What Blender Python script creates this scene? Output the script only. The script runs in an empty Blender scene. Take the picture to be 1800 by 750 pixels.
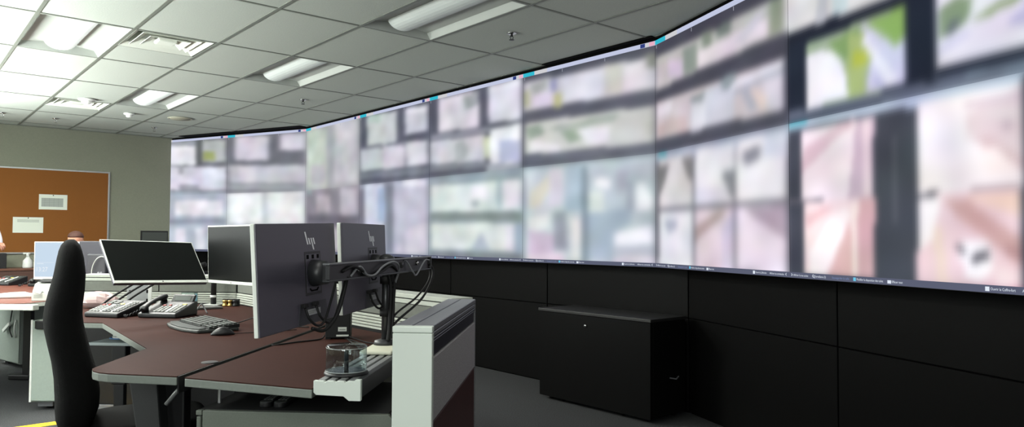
import bpy, bmesh, math, random
import numpy as np
from mathutils import Vector, Matrix, Euler
random.seed(7)
sc = bpy.context.scene
COL = sc.collection
R = math.radians
S2 = math.sqrt(0.5)

# ------------------------------------------------------------------ camera
cam = bpy.data.cameras.new('camera')
cam.sensor_width = 36.0
cam.lens = 1298.7 / 1800 * 36.0
cam.clip_end = 100
co = bpy.data.objects.new('camera', cam)
COL.objects.link(co)
cr = Vector((0.99682, 0.07953, 0.00450)); cu = Vector((-0.00174, -0.03472, 0.99940)); cf = Vector((-0.07964, 0.99623, 0.03447))
mw = Matrix.Identity(4)
for i in range(3):
    mw[i][0] = cr[i]; mw[i][1] = cu[i]; mw[i][2] = -cf[i]
mw.translation = Vector((0, 0, 1.28))
co.matrix_world = mw
sc.camera = co
sc.view_settings.view_transform = 'Standard'
sc.view_settings.look = 'None'
sc.view_settings.gamma = 1.0
sc.view_settings.use_curve_mapping = False
sc.view_settings.exposure = 0.0

# ------------------------------------------------------------------ world and large lights
wd = bpy.data.worlds.new('world'); sc.world = wd; wd.use_nodes = True
wd.node_tree.nodes['Background'].inputs[0].default_value = (0.75, 0.85, 1.0, 1)
wd.node_tree.nodes['Background'].inputs[1].default_value = 0.6

# the room's own axes are turned 45 degrees against the near workstation
def rm(X, Y):
    return ((X - Y) * S2, (X + Y) * S2)
ROOM = R(45)

def area(name, X, Y, z, sx, sy, power, color, rot):
    l = bpy.data.lights.new(name, 'AREA'); l.shape = 'RECTANGLE'; l.size = sx; l.size_y = sy
    l.energy = power; l.color = color
    o = bpy.data.objects.new(name, l); COL.objects.link(o)
    x, y = rm(X, Y); o.location = (x, y, z); o.rotation_euler = rot
    return o
# area lights added at unseen left windows; the tilted ones brighten the ceiling
WINDOW_Y = (-.7, 1.8, 4.3, 6.8, 9.3)
for Y, P, tilt, spread in ((-.7, 85, 0, 180), (1.8, 10, 0, 180), (4.3, 50, 0, 180), (6.8, 45, 0, 180), (9.3, 36, 0, 180), (4.3, 200, 60, 105), (6.8, 350, 58, 105), (9.3, 540, 56, 105)):
    wl_ = area('window_fill_light', -1.60, Y, 1.75, 1.9, 1.4, P, (0.95, 1.0, 0.97), Euler((R(90+tilt), 0, R(-45)), 'XYZ'))
    wl_.data.spread = R(spread)

# ------------------------------------------------------------------ helpers
MATS = {}
def lin(c):
    return tuple(((v / 255) / 12.92 if v / 255 <= 0.04045 else ((v / 255 + 0.055) / 1.055) ** 2.4) for v in c)
def mat(name, rgb, rough=0.6, metal=0.0, noise=0.0, nscale=40.0, bump=0.0, spec=0.5, alpha=None, emit=0.0, trans=0.0, stretch=None):
    if name in MATS:
        return MATS[name]
    m = bpy.data.materials.new(name); m.use_nodes = True
    nt = m.node_tree; b = nt.nodes['Principled BSDF']
    c = lin(rgb)
    b.inputs['Base Color'].default_value = (*c, 1)
    b.inputs['Roughness'].default_value = rough
    b.inputs['Metallic'].default_value = metal
    b.inputs['Specular IOR Level'].default_value = spec
    if trans: b.inputs['Transmission Weight'].default_value = trans
    if alpha is not None: b.inputs['Alpha'].default_value = alpha
    if emit:
        b.inputs['Emission Color'].default_value = (*c, 1); b.inputs['Emission Strength'].default_value = emit
    if noise or bump:
        tc = nt.nodes.new('ShaderNodeTexCoord')
        n = nt.nodes.new('ShaderNodeTexNoise'); n.inputs['Scale'].default_value = nscale; n.inputs['Detail'].default_value = 4
        if stretch:
            mp = nt.nodes.new('ShaderNodeMapping'); mp.inputs['Scale'].default_value = stretch
            nt.links.new(tc.outputs['Object'], mp.inputs['Vector']); nt.links.new(mp.outputs['Vector'], n.inputs['Vector'])
        else:
            nt.links.new(tc.outputs['Object'], n.inputs['Vector'])
        if noise:
            r = nt.nodes.new('ShaderNodeValToRGB')
            r.color_ramp.elements[0].position = 0.3; r.color_ramp.elements[1].position = 0.7
            r.color_ramp.elements[0].color = (*[v * (1 - noise) for v in c], 1)
            r.color_ramp.elements[1].color = (*[min(1, v * (1 + noise)) for v in c], 1)
            nt.links.new(n.outputs['Fac'], r.inputs['Fac']); nt.links.new(r.outputs['Color'], b.inputs['Base Color'])
        if bump:
            bp = nt.nodes.new('ShaderNodeBump'); bp.inputs['Strength'].default_value = bump; bp.inputs['Distance'].default_value = 0.004
            nt.links.new(n.outputs['Fac'], bp.inputs['Height']); nt.links.new(bp.outputs['Normal'], b.inputs['Normal'])
    MATS[name] = m
    return m

class MB:
    """collects shapes into one mesh"""
    def __init__(s): s.v = []; s.f = []
    def add(s, vs, fs):
        o = len(s.v); s.v += [tuple(v) for v in vs]; s.f += [tuple(i + o for i in f) for f in fs]; return s
    def box(s, x0, x1, y0, y1, z0, z1):
        return s.add([(x0,y0,z0),(x1,y0,z0),(x1,y1,z0),(x0,y1,z0),(x0,y0,z1),(x1,y0,z1),(x1,y1,z1),(x0,y1,z1)],
                     [(3,2,1,0),(4,5,6,7),(0,1,5,4),(1,2,6,5),(2,3,7,6),(3,0,4,7)])
    def prism(s, poly, z0, z1):
        a = sum(poly[i][0]*poly[(i+1)%len(poly)][1]-poly[(i+1)%len(poly)][0]*poly[i][1] for i in range(len(poly)))
        if a < 0: poly = poly[::-1]
        n = len(poly)
        return s.add([(*p, z0) for p in poly] + [(*p, z1) for p in poly],
                     [tuple(range(n-1,-1,-1)), tuple(range(n, 2*n))] + [(i, (i+1)%n, (i+1)%n+n, i+n) for i in range(n)])
    def prism_xz(s, poly, y0, y1):          # polygon in x,z pushed along y
        a = sum(poly[i][0]*poly[(i+1)%len(poly)][1]-poly[(i+1)%len(poly)][0]*poly[i][1] for i in range(len(poly)))
        if a < 0: poly = poly[::-1]
        n = len(poly)
        return s.add([(p[0], y0, p[1]) for p in poly] + [(p[0], y1, p[1]) for p in poly],
                     [tuple(range(n)), tuple(range(2*n-1, n-1, -1))] + [(i, i+n, (i+1)%n+n, (i+1)%n) for i in range(n)])
    def cyl(s, p0, p1, r0, r1=None, n=16):
        return s.tube([p0, p1], [r0, r0 if r1 is None else r1], n)
    def tube(s, pts, r, n=8):
        pts = [Vector(p) for p in pts]; k = len(pts)
        rs = r if isinstance(r, (list, tuple)) else [r] * k
        t0 = (pts[1] - pts[0]).normalized()
        a = t0.orthogonal().normalized(); vs = []
        for i in range(k):
            t = (pts[min(i+1, k-1)] - pts[max(i-1, 0)]).normalized()
            a = (a - t * a.dot(t)); a = a.normalized() if a.length > 1e-6 else t.orthogonal().normalized()
            b = t.cross(a)
            for j in range(n):
                w = 2 * math.pi * j / n
                vs.append(pts[i] + (a * math.cos(w) + b * math.sin(w)) * rs[i])
        fs = [(i*n+j, i*n+(j+1)%n, (i+1)*n+(j+1)%n, (i+1)*n+j) for i in range(k-1) for j in range(n)]
        fs += [tuple(range(n-1, -1, -1)), tuple((k-1)*n+j for j in range(n))]
        return s.add(vs, fs)
    def lathe(s, prof, n=28, c=(0, 0, 0)):
        vs = []; k = len(prof)
        for (r, z) in prof:
            for j in range(n):
                w = 2*math.pi*j/n; vs.append((c[0]+r*math.cos(w), c[1]+r*math.sin(w), c[2]+z))
        fs = [(i*n+j, i*n+(j+1)%n, (i+1)*n+(j+1)%n, (i+1)*n+j) for i in range(k-1) for j in range(n)]
        fs += [tuple(range(n-1, -1, -1)), tuple((k-1)*n+j for j in range(n))]
        return s.add(vs, fs)
    def rings(s, rings):
        n = len(rings[0]); k = len(rings)
        vs = [p for r in rings for p in r]
        fs = [(i*n+j, i*n+(j+1)%n, (i+1)*n+(j+1)%n, (i+1)*n+j) for i in range(k-1) for j in range(n)]
        fs += [tuple(range(n-1, -1, -1)), tuple((k-1)*n+j for j in range(n))]
        return s.add(vs, fs)
    def mesh(s, name):
        me = bpy.data.meshes.new(name); me.from_pydata(s.v, [], s.f); me.update()
        bm = bmesh.new(); bm.from_mesh(me); bmesh.ops.recalc_face_normals(bm, faces=bm.faces); bm.to_mesh(me); bm.free()
        return me
    def obj(s, name, m, parent=None, bevel=0, smooth=False, seg=2, loc=None, rot=None):
        me = s.mesh(name); me.materials.append(m)
        return link(name, me, parent, bevel, smooth, seg, loc, rot)
def link(name, me, parent=None, bevel=0, smooth=False, seg=2, loc=None, rot=None):
    o = bpy.data.objects.new(name, me); COL.objects.link(o)
    if parent is not None: o.parent = parent
    if loc is not None: o.location = loc
    if rot is not None: o.rotation_euler = rot
    if smooth:
        me.polygons.foreach_set('use_smooth', [True] * len(me.polygons))
    if bevel:
        b = o.modifiers.new('bevel', 'BEVEL'); b.width = bevel; b.segments = seg; b.limit_method = 'ANGLE'; b.angle_limit = R(40)
    return o
def copy(o, parent=None, loc=None, rot=None):
    c = o.copy(); COL.objects.link(c)
    if parent is not None: c.parent = parent
    if loc is not None: c.location = loc
    if rot is not None: c.rotation_euler = rot
    return c
def copy_tree(o, parent=None):
    c = o.copy(); COL.objects.link(c); c.parent = parent
    for ch in list(o.children): copy_tree(ch, c)
    return c
def tag(o, label, cat, group=None):
    o['label'] = label; o['category'] = cat
    if group: o['group'] = group
    return o
def thing(name, label, cat, loc=(0, 0, 0), rot=0, group=None):
    o = bpy.data.objects.new(name, None); COL.objects.link(o); o.empty_display_size = 0.1
    o.location = loc; o.rotation_euler = rot if not isinstance(rot, (int, float)) else (0, 0, rot)
    return tag(o, label, cat, group)
def struct(o):
    o['kind'] = 'structure'; return o
def bez(pts, n=8):
    """Catmull-Rom through pts"""
    P = [Vector(p) for p in pts]; P = [P[0]*2-P[1]] + P + [P[-1]*2-P[-2]]; out = []
    for i in range(1, len(P)-2):
        for k in range(n):
            t = k/n; a, b, c, d = P[i-1], P[i], P[i+1], P[i+2]
            out.append(0.5*((2*b)+(c-a)*t+(2*a-5*b+4*c-d)*t*t+(3*b-a-3*c+d)*t**3))
    out.append(P[-2]); return out
def arc(cx, cy, r, a0, a1, n=8):
    return [(cx + r*math.cos(R(a0+(a1-a0)*i/n)), cy + r*math.sin(R(a0+(a1-a0)*i/n))) for i in range(n+1)]
def text_mesh(body, width, height=None):
    cu_ = bpy.data.curves.new('writing', 'FONT'); cu_.body = body; cu_.size = 1.0; cu_.resolution_u = 2
    o = bpy.data.objects.new('writing', cu_); COL.objects.link(o)
    bpy.context.view_layer.update()
    me = bpy.data.meshes.new_from_object(o.evaluated_get(bpy.context.evaluated_depsgraph_get()))
    bpy.data.objects.remove(o); bpy.data.curves.remove(cu_)
    n = len(me.vertices); a = np.zeros(n*3); me.vertices.foreach_get('co', a); a = a.reshape(-1, 3)
    w = a[:, 0].max()-a[:, 0].min(); sx = width/w; sz = (height/0.72) if height else sx
    b = np.zeros_like(a); b[:, 0] = (a[:, 0]-a[:, 0].min())*sx; b[:, 2] = a[:, 1]*sz
    me.vertices.foreach_set('co', b.ravel()); me.update()
    return me

# ------------------------------------------------------------------ materials
M_tile = mat('ceiling_tile', (168, 173, 165), 0.95, noise=0.04, nscale=90, bump=0.25, spec=0.1)
M_grid = mat('grid_metal', (108, 112, 104), 0.5, spec=0.3)
M_plenum = mat('plenum_black', (14, 14, 14), 0.95, spec=0.1)
M_wall = mat('painted_wall', (132, 134, 119), 0.9, noise=0.04, nscale=60, bump=0.1, spec=0.15)
M_carpet = mat('carpet', (64, 65, 66), 1.0, noise=0.4, nscale=160, bump=0.8, spec=0.05)
M_black = mat('black_laminate', (9, 9, 9), 0.5, noise=0.12, nscale=70, spec=0.09)
M_blackseam = mat('black_seam', (5, 5, 5), 0.9, spec=0.1)
M_plastic = mat('black_plastic', (22, 22, 24), 0.45, spec=0.4)
M_rubber = mat('black_rubber', (14, 14, 15), 0.6, spec=0.3)
M_wood = mat('dark_wood_laminate', (54, 31, 26), 0.6, noise=0.16, nscale=55, spec=0.03, stretch=(0.35, 4, 1))
M_wood2 = mat('red_wood_laminate', (96, 52, 42), 0.4, noise=0.14, nscale=30, spec=0.4, stretch=(0.5, 4, 1))
M_edge = mat('grey_edge_band', (112, 118, 112), 0.5, noise=0.05, nscale=80)
M_post = mat('white_post', (214, 222, 214), 0.5)
M_alu = mat('brushed_aluminium', (170, 172, 172), 0.38, metal=0.75, noise=0.05, nscale=90)
M_capgrey = mat('grey_cap', (130, 131, 136), 0.4, metal=0.4)
M_smoke = mat('smoked_panel', (44, 44, 54), 0.35)
M_fabric = mat('grey_fabric', (165, 163, 165), 0.95, noise=0.25, nscale=380, bump=0.5, spec=0.1)
M_panel = mat('panel_grey', (96, 99, 92), 0.8, noise=0.06, nscale=60)
M_slat = mat('slat_grey', (168, 172, 162), 0.5)
M_chair = mat('chair_fabric', (13, 13, 13), 0.95, noise=0.3, nscale=420, bump=0.6, spec=0.15)
M_cabinet = mat('grey_green_steel', (104, 110, 101), 0.55, noise=0.07, nscale=180)
M_white = mat('white_plastic', (222, 224, 220), 0.45)
M_offwhite = mat('offwhite_plastic', (196, 200, 192), 0.5)
M_hpback = mat('monitor_back', (66, 63, 75), 0.42, noise=0.06, nscale=250, spec=0.5)
M_silver = mat('silver_bezel', (228, 232, 224), 0.4)
M_chrome = mat('chrome', (205, 205, 205), 0.15, metal=1.0)
M_screenoff = mat('dark_screen', (10, 12, 12), 0.3, spec=0.2)
M_phone = mat('phone_plastic', (19, 19, 20), 0.42, spec=0.5)
M_key = mat('grey_key', (118, 121, 116), 0.5)
M_keydark = mat('dark_key', (60, 64, 61), 0.5)
M_red = mat('red_key', (150, 50, 45), 0.5)
M_yellow = mat('yellow_label', (205, 190, 90), 0.5)
M_lcd = mat('phone_lcd', (62, 68, 64), 0.3)
M_lcdgreen = mat('phone_lcd_green', (112, 168, 138), 0.3, emit=0.15)
M_kb = mat('keyboard_body', (40, 43, 41), 0.5)
M_cork = mat('cork', (130, 84, 44), 0.95, noise=0.35, nscale=220, bump=0.4, spec=0.05)
M_paper = mat('paper', (222, 228, 216), 0.8)
M_ink = mat('grey_ink', (140, 146, 140), 0.8)
M_brass = mat('brass', (190, 160, 95), 0.3, metal=0.9)
M_pink = mat('pink_tissue', (205, 180, 178), 0.8)
M_blue = mat('blue_cable', (60, 105, 150), 0.5)
M_yel = mat('yellow_tape', (240, 190, 20), 0.6)
M_hair = mat('auburn_hair', (66, 34, 22), 0.7, noise=0.3, nscale=150, bump=0.5)
M_skin = mat('skin', (206, 148, 122), 0.55)
M_skin2 = mat('skin_tan', (150, 104, 84), 0.55)
M_shirt = mat('pale_shirt', (196, 196, 206), 0.9, noise=0.05, nscale=80)
M_shirt2 = mat('navy_shirt', (44, 48, 62), 0.9, noise=0.1, nscale=80)
M_trouser = mat('dark_trousers', (36, 38, 44), 0.9)
M_lamp = mat('lamp_housing', (172, 176, 170), 0.6)
M_grille = mat('vent_enamel', (206, 210, 200), 0.55)

# picture content of the video wall: per display a ground colour, softness and colour patches in thousandths of its width and height
SCREEN_CONTENT={
('R1',0):((40,46,60),(0.012,0.022),[((228,228,228),[-7,592,488,573,490,797,-3,1118]),((200,204,212),[141,523,206,598,222,901,167,936]),((206,224,228),[230,585,299,584,301,853,233,896]),((222,224,218),[499,568,546,578,549,972,503,1007]),((40,44,56),[-17,581,552,556,551,507,-17,514]),((165,182,155),[96,478,534,505,530,74,93,68]),((246,245,253),[96,406,163,414,229,372,270,300,287,202,297,75,93,71]),((135,165,110),[205,441,348,467,371,318,296,283,244,355]),((172,190,128),[297,450,383,417,398,258,375,235,368,78,299,77,291,251]),((186,196,84),[316,334,380,321,380,243,321,246]),((208,208,234),[353,490,418,401,496,289,533,310,530,74,373,79,389,220,401,273]),((190,192,226),[405,176,461,91,416,75]),((235,235,248),[371,416,505,107,461,85,359,373]),((138,172,98),[391,478,534,498,533,346,495,309,437,401,395,449]),((38,44,58),[541,1133,647,1048,636,25,530,61]),((238,235,248),[647,1048,999,886,990,113,638,123]),((140,158,130),[654,412,706,443,767,424,740,300,677,267,648,270]),((110,118,122),[682,328,722,336,704,272,667,272]),((138,160,110),[740,294,808,341,903,374,902,333,808,304]),((240,238,248),[750,405,801,405,800,338,761,339]),((190,190,226),[856,264,901,277,991,250,990,188,893,219,868,231]),((215,212,238),[648,229,739,266,748,235,657,168]),((205,202,225),[903,399,992,347,990,177,901,221]),((98,106,124),[-20,75,547,62,637,50,637,108,627,69,737,72,989,69,988,-13,-21,11]),((120,134,152),[737,56,989,49,988,-4,737,34])]),
('R1',1):((72,76,88),(0.012,0.022),[((192,206,226),[-21,1045,988,1011,987,947,645,940,319,955,-22,952]),((105,192,208),[-11,1012,96,1017,96,967,-12,965]),((244,232,240),[66,931,405,938,401,487,62,493]),((222,194,208),[71,821,158,873,241,929,319,948,313,904,240,848,70,669]),((206,186,202),[326,940,405,945,401,487,289,490,316,744]),((232,214,222),[358,932,391,939,387,507,354,504]),((120,114,126),[-9,492,127,497,127,483,-9,477]),((243,222,226),[74,474,413,473,408,31,71,19]),((226,190,196),[79,394,183,451,237,454,96,322]),((252,244,246),[110,181,210,388,289,434,301,384,180,28,108,21]),((224,186,186),[193,29,262,252,301,384,310,22]),((250,236,232),[306,449,329,448,325,24,308,22]),((216,176,184),[334,473,413,473,408,31,330,31]),((72,77,86),[410,933,572,939,564,10,401,24]),((100,104,112),[486,928,490,926,482,8,477,7]),((246,240,245),[571,958,987,962,982,490,566,489]),((228,210,216),[735,858,893,941,889,559,801,652,734,774]),((212,194,206),[718,924,892,921,892,874,735,880]),((232,222,224),[769,848,892,839,891,778]),((210,186,190),[734,748,801,732,890,614,889,579,801,674]),((190,172,184),[834,790,858,790,865,756,842,754]),((248,236,238),[768,696,833,667,878,560,799,545]),((60,62,74),[897,991,987,957,975,-85,884,-101]),((150,140,148),[566,486,888,495,888,482,566,474]),((110,104,112),[566,489,641,493,641,479,566,474]),((236,208,216),[568,471,888,480,882,5,564,2]),((250,244,247),[572,459,650,460,619,253,571,194]),((208,170,168),[659,445,731,445,885,253,884,126,828,201,695,364]),((240,212,200),[714,463,887,470,887,359,830,390]),((186,146,148),[828,240,885,203,884,152,841,186]),((226,188,184),[677,387,730,349,812,227,796,240]),((238,214,206),[620,311,648,310,669,28,636,24]),((240,222,226),[811,122,883,101,882,13,818,17]),((255,252,255),[697,219,725,253,788,242,805,187,798,94,761,53,727,66,721,137,700,175]),((80,78,88),[691,231,711,237,727,187,714,170]),((74,72,82),[735,174,792,205,794,166,746,136]),((228,176,194),[727,34,883,37,882,0,726,1])]),
('R0',0):((72,72,84),(0.018,0.024),[((188,186,184),[7,839,1010,864,1009,615,6,563]),((196,188,192),[7,748,156,763,156,546,6,548]),((208,192,214),[124,772,260,717,259,576,124,626]),((138,148,140),[260,802,376,806,376,587,274,588]),((228,218,228),[386,729,884,760,883,628,385,584]),((190,192,190),[386,830,885,846,884,791,386,747]),((118,128,124),[522,847,643,866,642,773,547,765]),((130,140,130),[414,862,496,868,503,732,432,737]),((205,200,214),[662,704,832,826,867,808,739,637]),((232,220,232),[739,670,867,768,883,643,758,636]),((146,156,138),[892,874,972,868,970,632,890,624]),((228,230,230),[982,900,1011,903,1009,615,980,613]),((78,78,90),[6,548,259,539,701,563,1009,592,1008,503,700,463,6,447]),((206,196,202),[6,437,975,441,973,103,5,126]),((222,214,224),[17,403,155,401,155,329,17,318]),((200,180,182),[22,231,154,280,283,245,297,125,22,132]),((206,206,220),[327,394,660,412,658,112,326,108]),((226,226,236),[337,336,448,301,447,115,336,143]),((150,158,166),[317,388,440,402,430,325,337,336]),((148,158,164),[558,449,668,468,668,359,579,355]),((230,230,242),[636,395,975,434,975,389,644,343]),((178,182,196),[644,333,975,381,975,344,660,303]),((226,206,200),[760,328,881,223,863,143,810,151]),((172,176,188),[699,316,767,309,828,146,773,146]),((214,208,220),[847,345,975,344,973,103,887,113]),((82,84,96),[5,115,492,104,1005,86,1005,19,5,35])]),
('R0',1):((112,112,122),(0.02,0.028),[((166,174,192),[5,1046,491,1034,1005,1027,1003,879,5,921]),((100,172,182),[22,1023,111,1005,111,941,22,958]),((218,214,216),[33,940,340,940,338,512,32,519]),((130,130,132),[27,882,132,874,66,664,26,619]),((134,132,134),[241,922,340,923,339,713,305,735]),((230,230,238),[364,963,658,962,655,510,362,511]),((140,140,150),[567,743,656,763,656,560,628,559]),((216,214,230),[372,654,616,648,615,522,371,519]),((240,238,242),[677,950,991,948,988,510,675,521]),((142,143,154),[720,883,829,901,829,807,749,772,719,810]),((216,220,236),[858,950,991,948,990,788,857,813]),((230,230,236),[32,475,342,475,341,-5,30,2]),((182,184,200),[87,403,214,417,204,334,124,297]),((224,208,218),[362,483,655,481,652,-6,360,-3]),((180,160,160),[361,348,488,423,565,461,599,443,488,346,361,223]),((206,196,216),[573,334,655,457,652,2,563,-5]),((234,222,236),[675,480,988,488,985,-8,672,5]),((176,162,176),[725,460,988,480,986,243,908,304,805,392])]),
('M3',0):((86,88,100),(0.026,0.03),[((206,203,210),[6,898,1001,867,1001,570,7,594]),((188,192,160),[6,812,58,799,58,630,7,642]),((168,172,172),[53,861,201,878,212,782,103,751]),((145,146,182),[230,870,293,864,288,738,250,725]),((224,212,232),[103,739,259,745,269,603,79,614]),((192,190,140),[269,719,325,706,325,556,269,569]),((222,220,230),[343,861,648,848,648,588,344,608]),((200,198,192),[665,897,784,860,784,586,665,616]),((228,220,230),[800,834,950,838,949,603,800,602]),((138,143,134),[935,893,1001,892,1001,751,950,776]),((96,98,110),[7,570,1001,549,1000,448,7,484]),((208,210,206),[13,471,1000,428,1000,97,13,133]),((148,164,150),[23,420,154,418,193,317,54,282]),((146,164,146),[321,316,435,328,487,217,390,190]),((170,180,172),[202,374,389,394,768,410,729,345,344,311]),((234,232,240),[461,323,689,300,697,149,522,156]),((232,230,234),[65,268,321,190,321,121,54,139]),((190,192,186),[938,286,992,274,992,149,938,158]),((110,113,125),[9,121,1000,88,1000,6,9,37])]),
('M3',1):((150,158,168),(0.026,0.034),[((190,204,212),[9,1001,1000,987,999,877,9,892]),((204,214,220),[25,951,496,929,497,5,27,5]),((216,216,202),[56,720,204,882,275,864,156,595,56,565]),((218,214,228),[227,961,335,948,336,573,228,579]),((180,196,212),[354,980,488,962,488,510,355,516]),((234,234,236),[47,458,229,499,229,359,47,303]),((162,167,180),[267,519,373,515,374,132,267,130]),((236,236,234),[404,446,480,444,480,53,405,50]),((208,192,214),[47,333,263,301,263,72,48,35]),((226,212,224),[48,88,347,97,347,8,48,-7]),((132,146,158),[488,962,535,957,536,17,489,15]),((190,202,210),[539,923,992,947,990,9,540,17]),((238,240,242),[586,826,697,814,697,723,586,733]),((218,226,222),[540,704,648,696,648,502,540,508]),((176,178,192),[736,878,826,878,807,713,768,639]),((162,168,184),[815,765,860,761,860,503,815,506]),((242,242,250),[871,749,927,764,985,598,977,508,871,503]),((168,184,198),[540,496,845,525,844,391,721,299,721,36,540,39]),((240,240,250),[729,299,984,378,984,209,729,183]),((196,198,214),[721,173,991,179,991,118,721,110]),((222,214,226),[721,89,991,99,990,29,721,15])]),
('M2',0):((90,92,105),(0.034,0.036),[((216,212,222),[108,966,565,942,567,511,111,546]),((164,170,170),[380,925,565,929,566,773,431,751]),((218,216,230),[665,955,985,952,986,526,667,529]),((232,232,240),[665,968,985,965,985,879,665,877]),((150,152,165),[13,521,986,477,986,428,14,464]),((206,206,215),[7,438,627,434,628,125,10,154]),((174,180,186),[306,373,402,410,447,282,423,166,308,156]),((200,206,180),[615,398,679,387,681,143,617,152]),((238,238,246),[685,462,986,477,988,63,687,79]),((182,188,216),[776,331,977,296,977,66,778,92]),((130,135,145),[10,168,652,122,652,45,10,69]),((168,175,185),[652,84,988,63,988,-9,652,-6])]),
('M2',1):((150,164,170),(0.038,0.04),[((160,172,184),[10,969,988,991,988,930,11,928]),((218,228,226),[25,897,988,870,990,544,28,574]),((234,232,240),[486,843,653,828,654,686,487,698]),((168,178,184),[487,685,572,679,572,614,488,619]),((168,184,194),[756,881,806,877,808,577,758,580]),((228,225,234),[817,887,973,872,974,581,819,589]),((132,143,142),[14,561,990,532,990,435,15,477]),((220,228,226),[29,434,927,413,929,109,32,111]),((178,188,202),[478,109,598,318,692,115]),((226,222,236),[847,397,922,394,923,121,848,119]),((160,175,196),[933,413,990,412,991,93,933,90]),((124,130,138),[18,83,991,87,992,15,19,-1])]),
('M1',0):((92,95,108),(0.05,0.04),[((202,208,210),[109,961,556,939,560,514,115,542]),((176,192,186),[136,986,313,947,315,821,138,857]),((204,206,218),[675,941,974,914,977,585,678,598]),((228,228,238),[690,937,974,914,975,828,691,863]),((150,152,162),[14,526,978,485,978,442,14,493]),((198,206,210),[14,493,679,449,682,166,18,201]),((214,210,222),[369,499,679,449,682,166,373,205]),((216,216,226),[695,476,978,471,981,172,698,179]),((125,130,142),[9,186,996,141,996,42,10,89])]),
('M1',1):((150,154,170),(0.05,0.045),[((120,118,132),[3,944,77,937,84,392,10,393]),((212,216,232),[85,1017,376,989,386,81,97,73]),((168,185,212),[290,934,402,924,407,464,296,466]),((128,134,146),[418,961,509,953,519,39,429,36]),((196,196,214),[525,1004,975,959,983,54,535,39]),((228,228,240),[652,1021,968,989,969,889,653,917]),((214,210,224),[535,39,752,381,980,449,983,54]),((190,186,204),[644,310,690,310,693,45,647,43])]),
('M0',0):((176,178,180),(0.06,0.06),[((196,208,196),[19,978,406,904,420,11,37,45]),((190,188,194),[100,401,393,362,398,56,106,83]),((198,198,204),[553,1013,952,929,964,45,567,83]),((206,202,208),[597,832,916,772,919,574,600,627]),((168,170,176),[406,930,534,905,548,-1,420,11])]),
('M0',1):((142,138,148),(0.06,0.06),[((186,176,186),[223,921,486,901,490,642,228,654]),((190,186,196),[672,989,965,962,971,524,678,533]),((160,180,180),[37,1008,131,999,132,928,39,934]),((108,106,116),[45,608,1008,570,1009,426,47,444]),((196,190,198),[107,407,1010,393,1014,71,113,48])]),
('L1',0):((112,114,123),(0.06,0.06),[((218,214,226),[96,986,536,940,541,522,102,557]),((208,204,218),[679,962,985,929,988,653,682,680]),((226,224,234),[722,845,806,837,808,687,723,695]),((198,198,207),[19,485,1003,413,1007,120,23,172]),((216,214,224),[157,456,381,440,385,192,160,203]),((168,173,180),[8,154,1021,101,1021,10,9,56])]),
('L1',1):((200,206,211),(0.05,0.05),[((242,246,248),[25,1026,460,1008,467,487,33,492]),((240,242,243),[533,1004,981,984,986,482,539,486]),((190,195,205),[18,452,1027,445,1028,391,19,394]),((225,226,234),[57,374,994,372,998,45,62,27])]),
('L0',0):((120,122,130),(0.05,0.05),[((58,54,64),[-27,1000,69,991,77,534,-19,541]),((230,230,238),[105,904,552,862,557,519,112,551]),((165,168,178),[104,987,551,942,552,882,105,925]),((96,99,101),[566,981,640,973,647,513,573,518]),((192,197,197),[648,952,966,921,971,548,654,572]),((158,166,110),[659,752,827,737,830,578,662,592]),((217,214,228),[-10,529,988,459,994,57,-3,103]),((160,158,170),[308,537,375,533,378,369,311,374]),((165,165,176),[322,190,611,174,613,75,324,88]),((220,226,240),[664,452,973,430,977,97,669,112]),((165,175,188),[-2,82,1009,37,1011,-61,0,-21])]),
('L0',1):((182,190,204),(0.05,0.06),[((90,178,190),[-10,1062,51,1059,52,987,-9,989]),((230,230,240),[45,915,166,910,171,623,50,625]),((236,234,242),[268,907,950,883,953,628,272,641]),((148,154,170),[7,584,1016,569,1017,472,9,481]),((226,226,238),[27,399,123,398,130,8,35,7]),((228,222,236),[276,417,427,417,433,14,283,12]),((228,230,240),[574,416,704,415,710,20,581,17]),((226,226,236),[799,415,941,414,947,24,805,22])]),
}

# ================================================================== THE ROOM
CZ = 2.82                                   # ceiling height
XL, YB, YF = -1.66, 12.16, -2.3             # left wall, far wall, wall behind the camera
def room_obj(mb, name, m, parent=None, **k):
    o = mb.obj(name, m, parent, **k)
    if parent is None: o.rotation_euler = (0, 0, ROOM)
    return o

floor = struct(room_obj(MB().box(XL-.1, 6.2, YF-.1, YB+.1, -.1, 0), 'floor', M_carpet))
wall_back = struct(room_obj(MB().box(XL-.1, 6.2, YB, YB+.12, 0, 3.2), 'wall_back', M_wall))
wall_front = struct(room_obj(MB().box(XL-.1, 6.2, YF-.12, YF, 0, 3.2), 'wall_front', M_wall))
# left wall (out of frame) with window openings added for light from the left
wl = MB(); ys = [YF]
for y in WINDOW_Y: ys += [y-.95, y+.95]
ys.append(YB)
for i in range(0, len(ys), 2): wl.box(XL-.12, XL, ys[i], ys[i+1], 0, 3.2)
for y in WINDOW_Y:
    wl.box(XL-.12, XL, y-.95, y+.95, 0, 1.0); wl.box(XL-.12, XL, y-.95, y+.95, 2.5, 3.2)
wall_left = struct(room_obj(wl, 'wall_left', M_wall))
M_glass = mat('window_glass', (235, 240, 240), 0.05, trans=1.0)
for n, y in enumerate(WINDOW_Y):
    f = MB()
    for a, b, c, d in ((y-.95, y-.90, 1.0, 2.5), (y+.90, y+.95, 1.0, 2.5), (y-.90, y+.90, 1.0, 1.05), (y-.90, y+.90, 2.45, 2.5), (y-.02, y+.02, 1.05, 2.45)):
        f.box(XL-.10, XL-.04, a, b, c, d)
    w = struct(room_obj(f, 'window_%d' % (n+1), M_white))
    for a, b in ((y-.90, y-.02), (y+.02, y+.90)):
        MB().box(XL-.075, XL-.069, a, b, 1.05, 2.45).obj('pane', M_glass, w)

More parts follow.
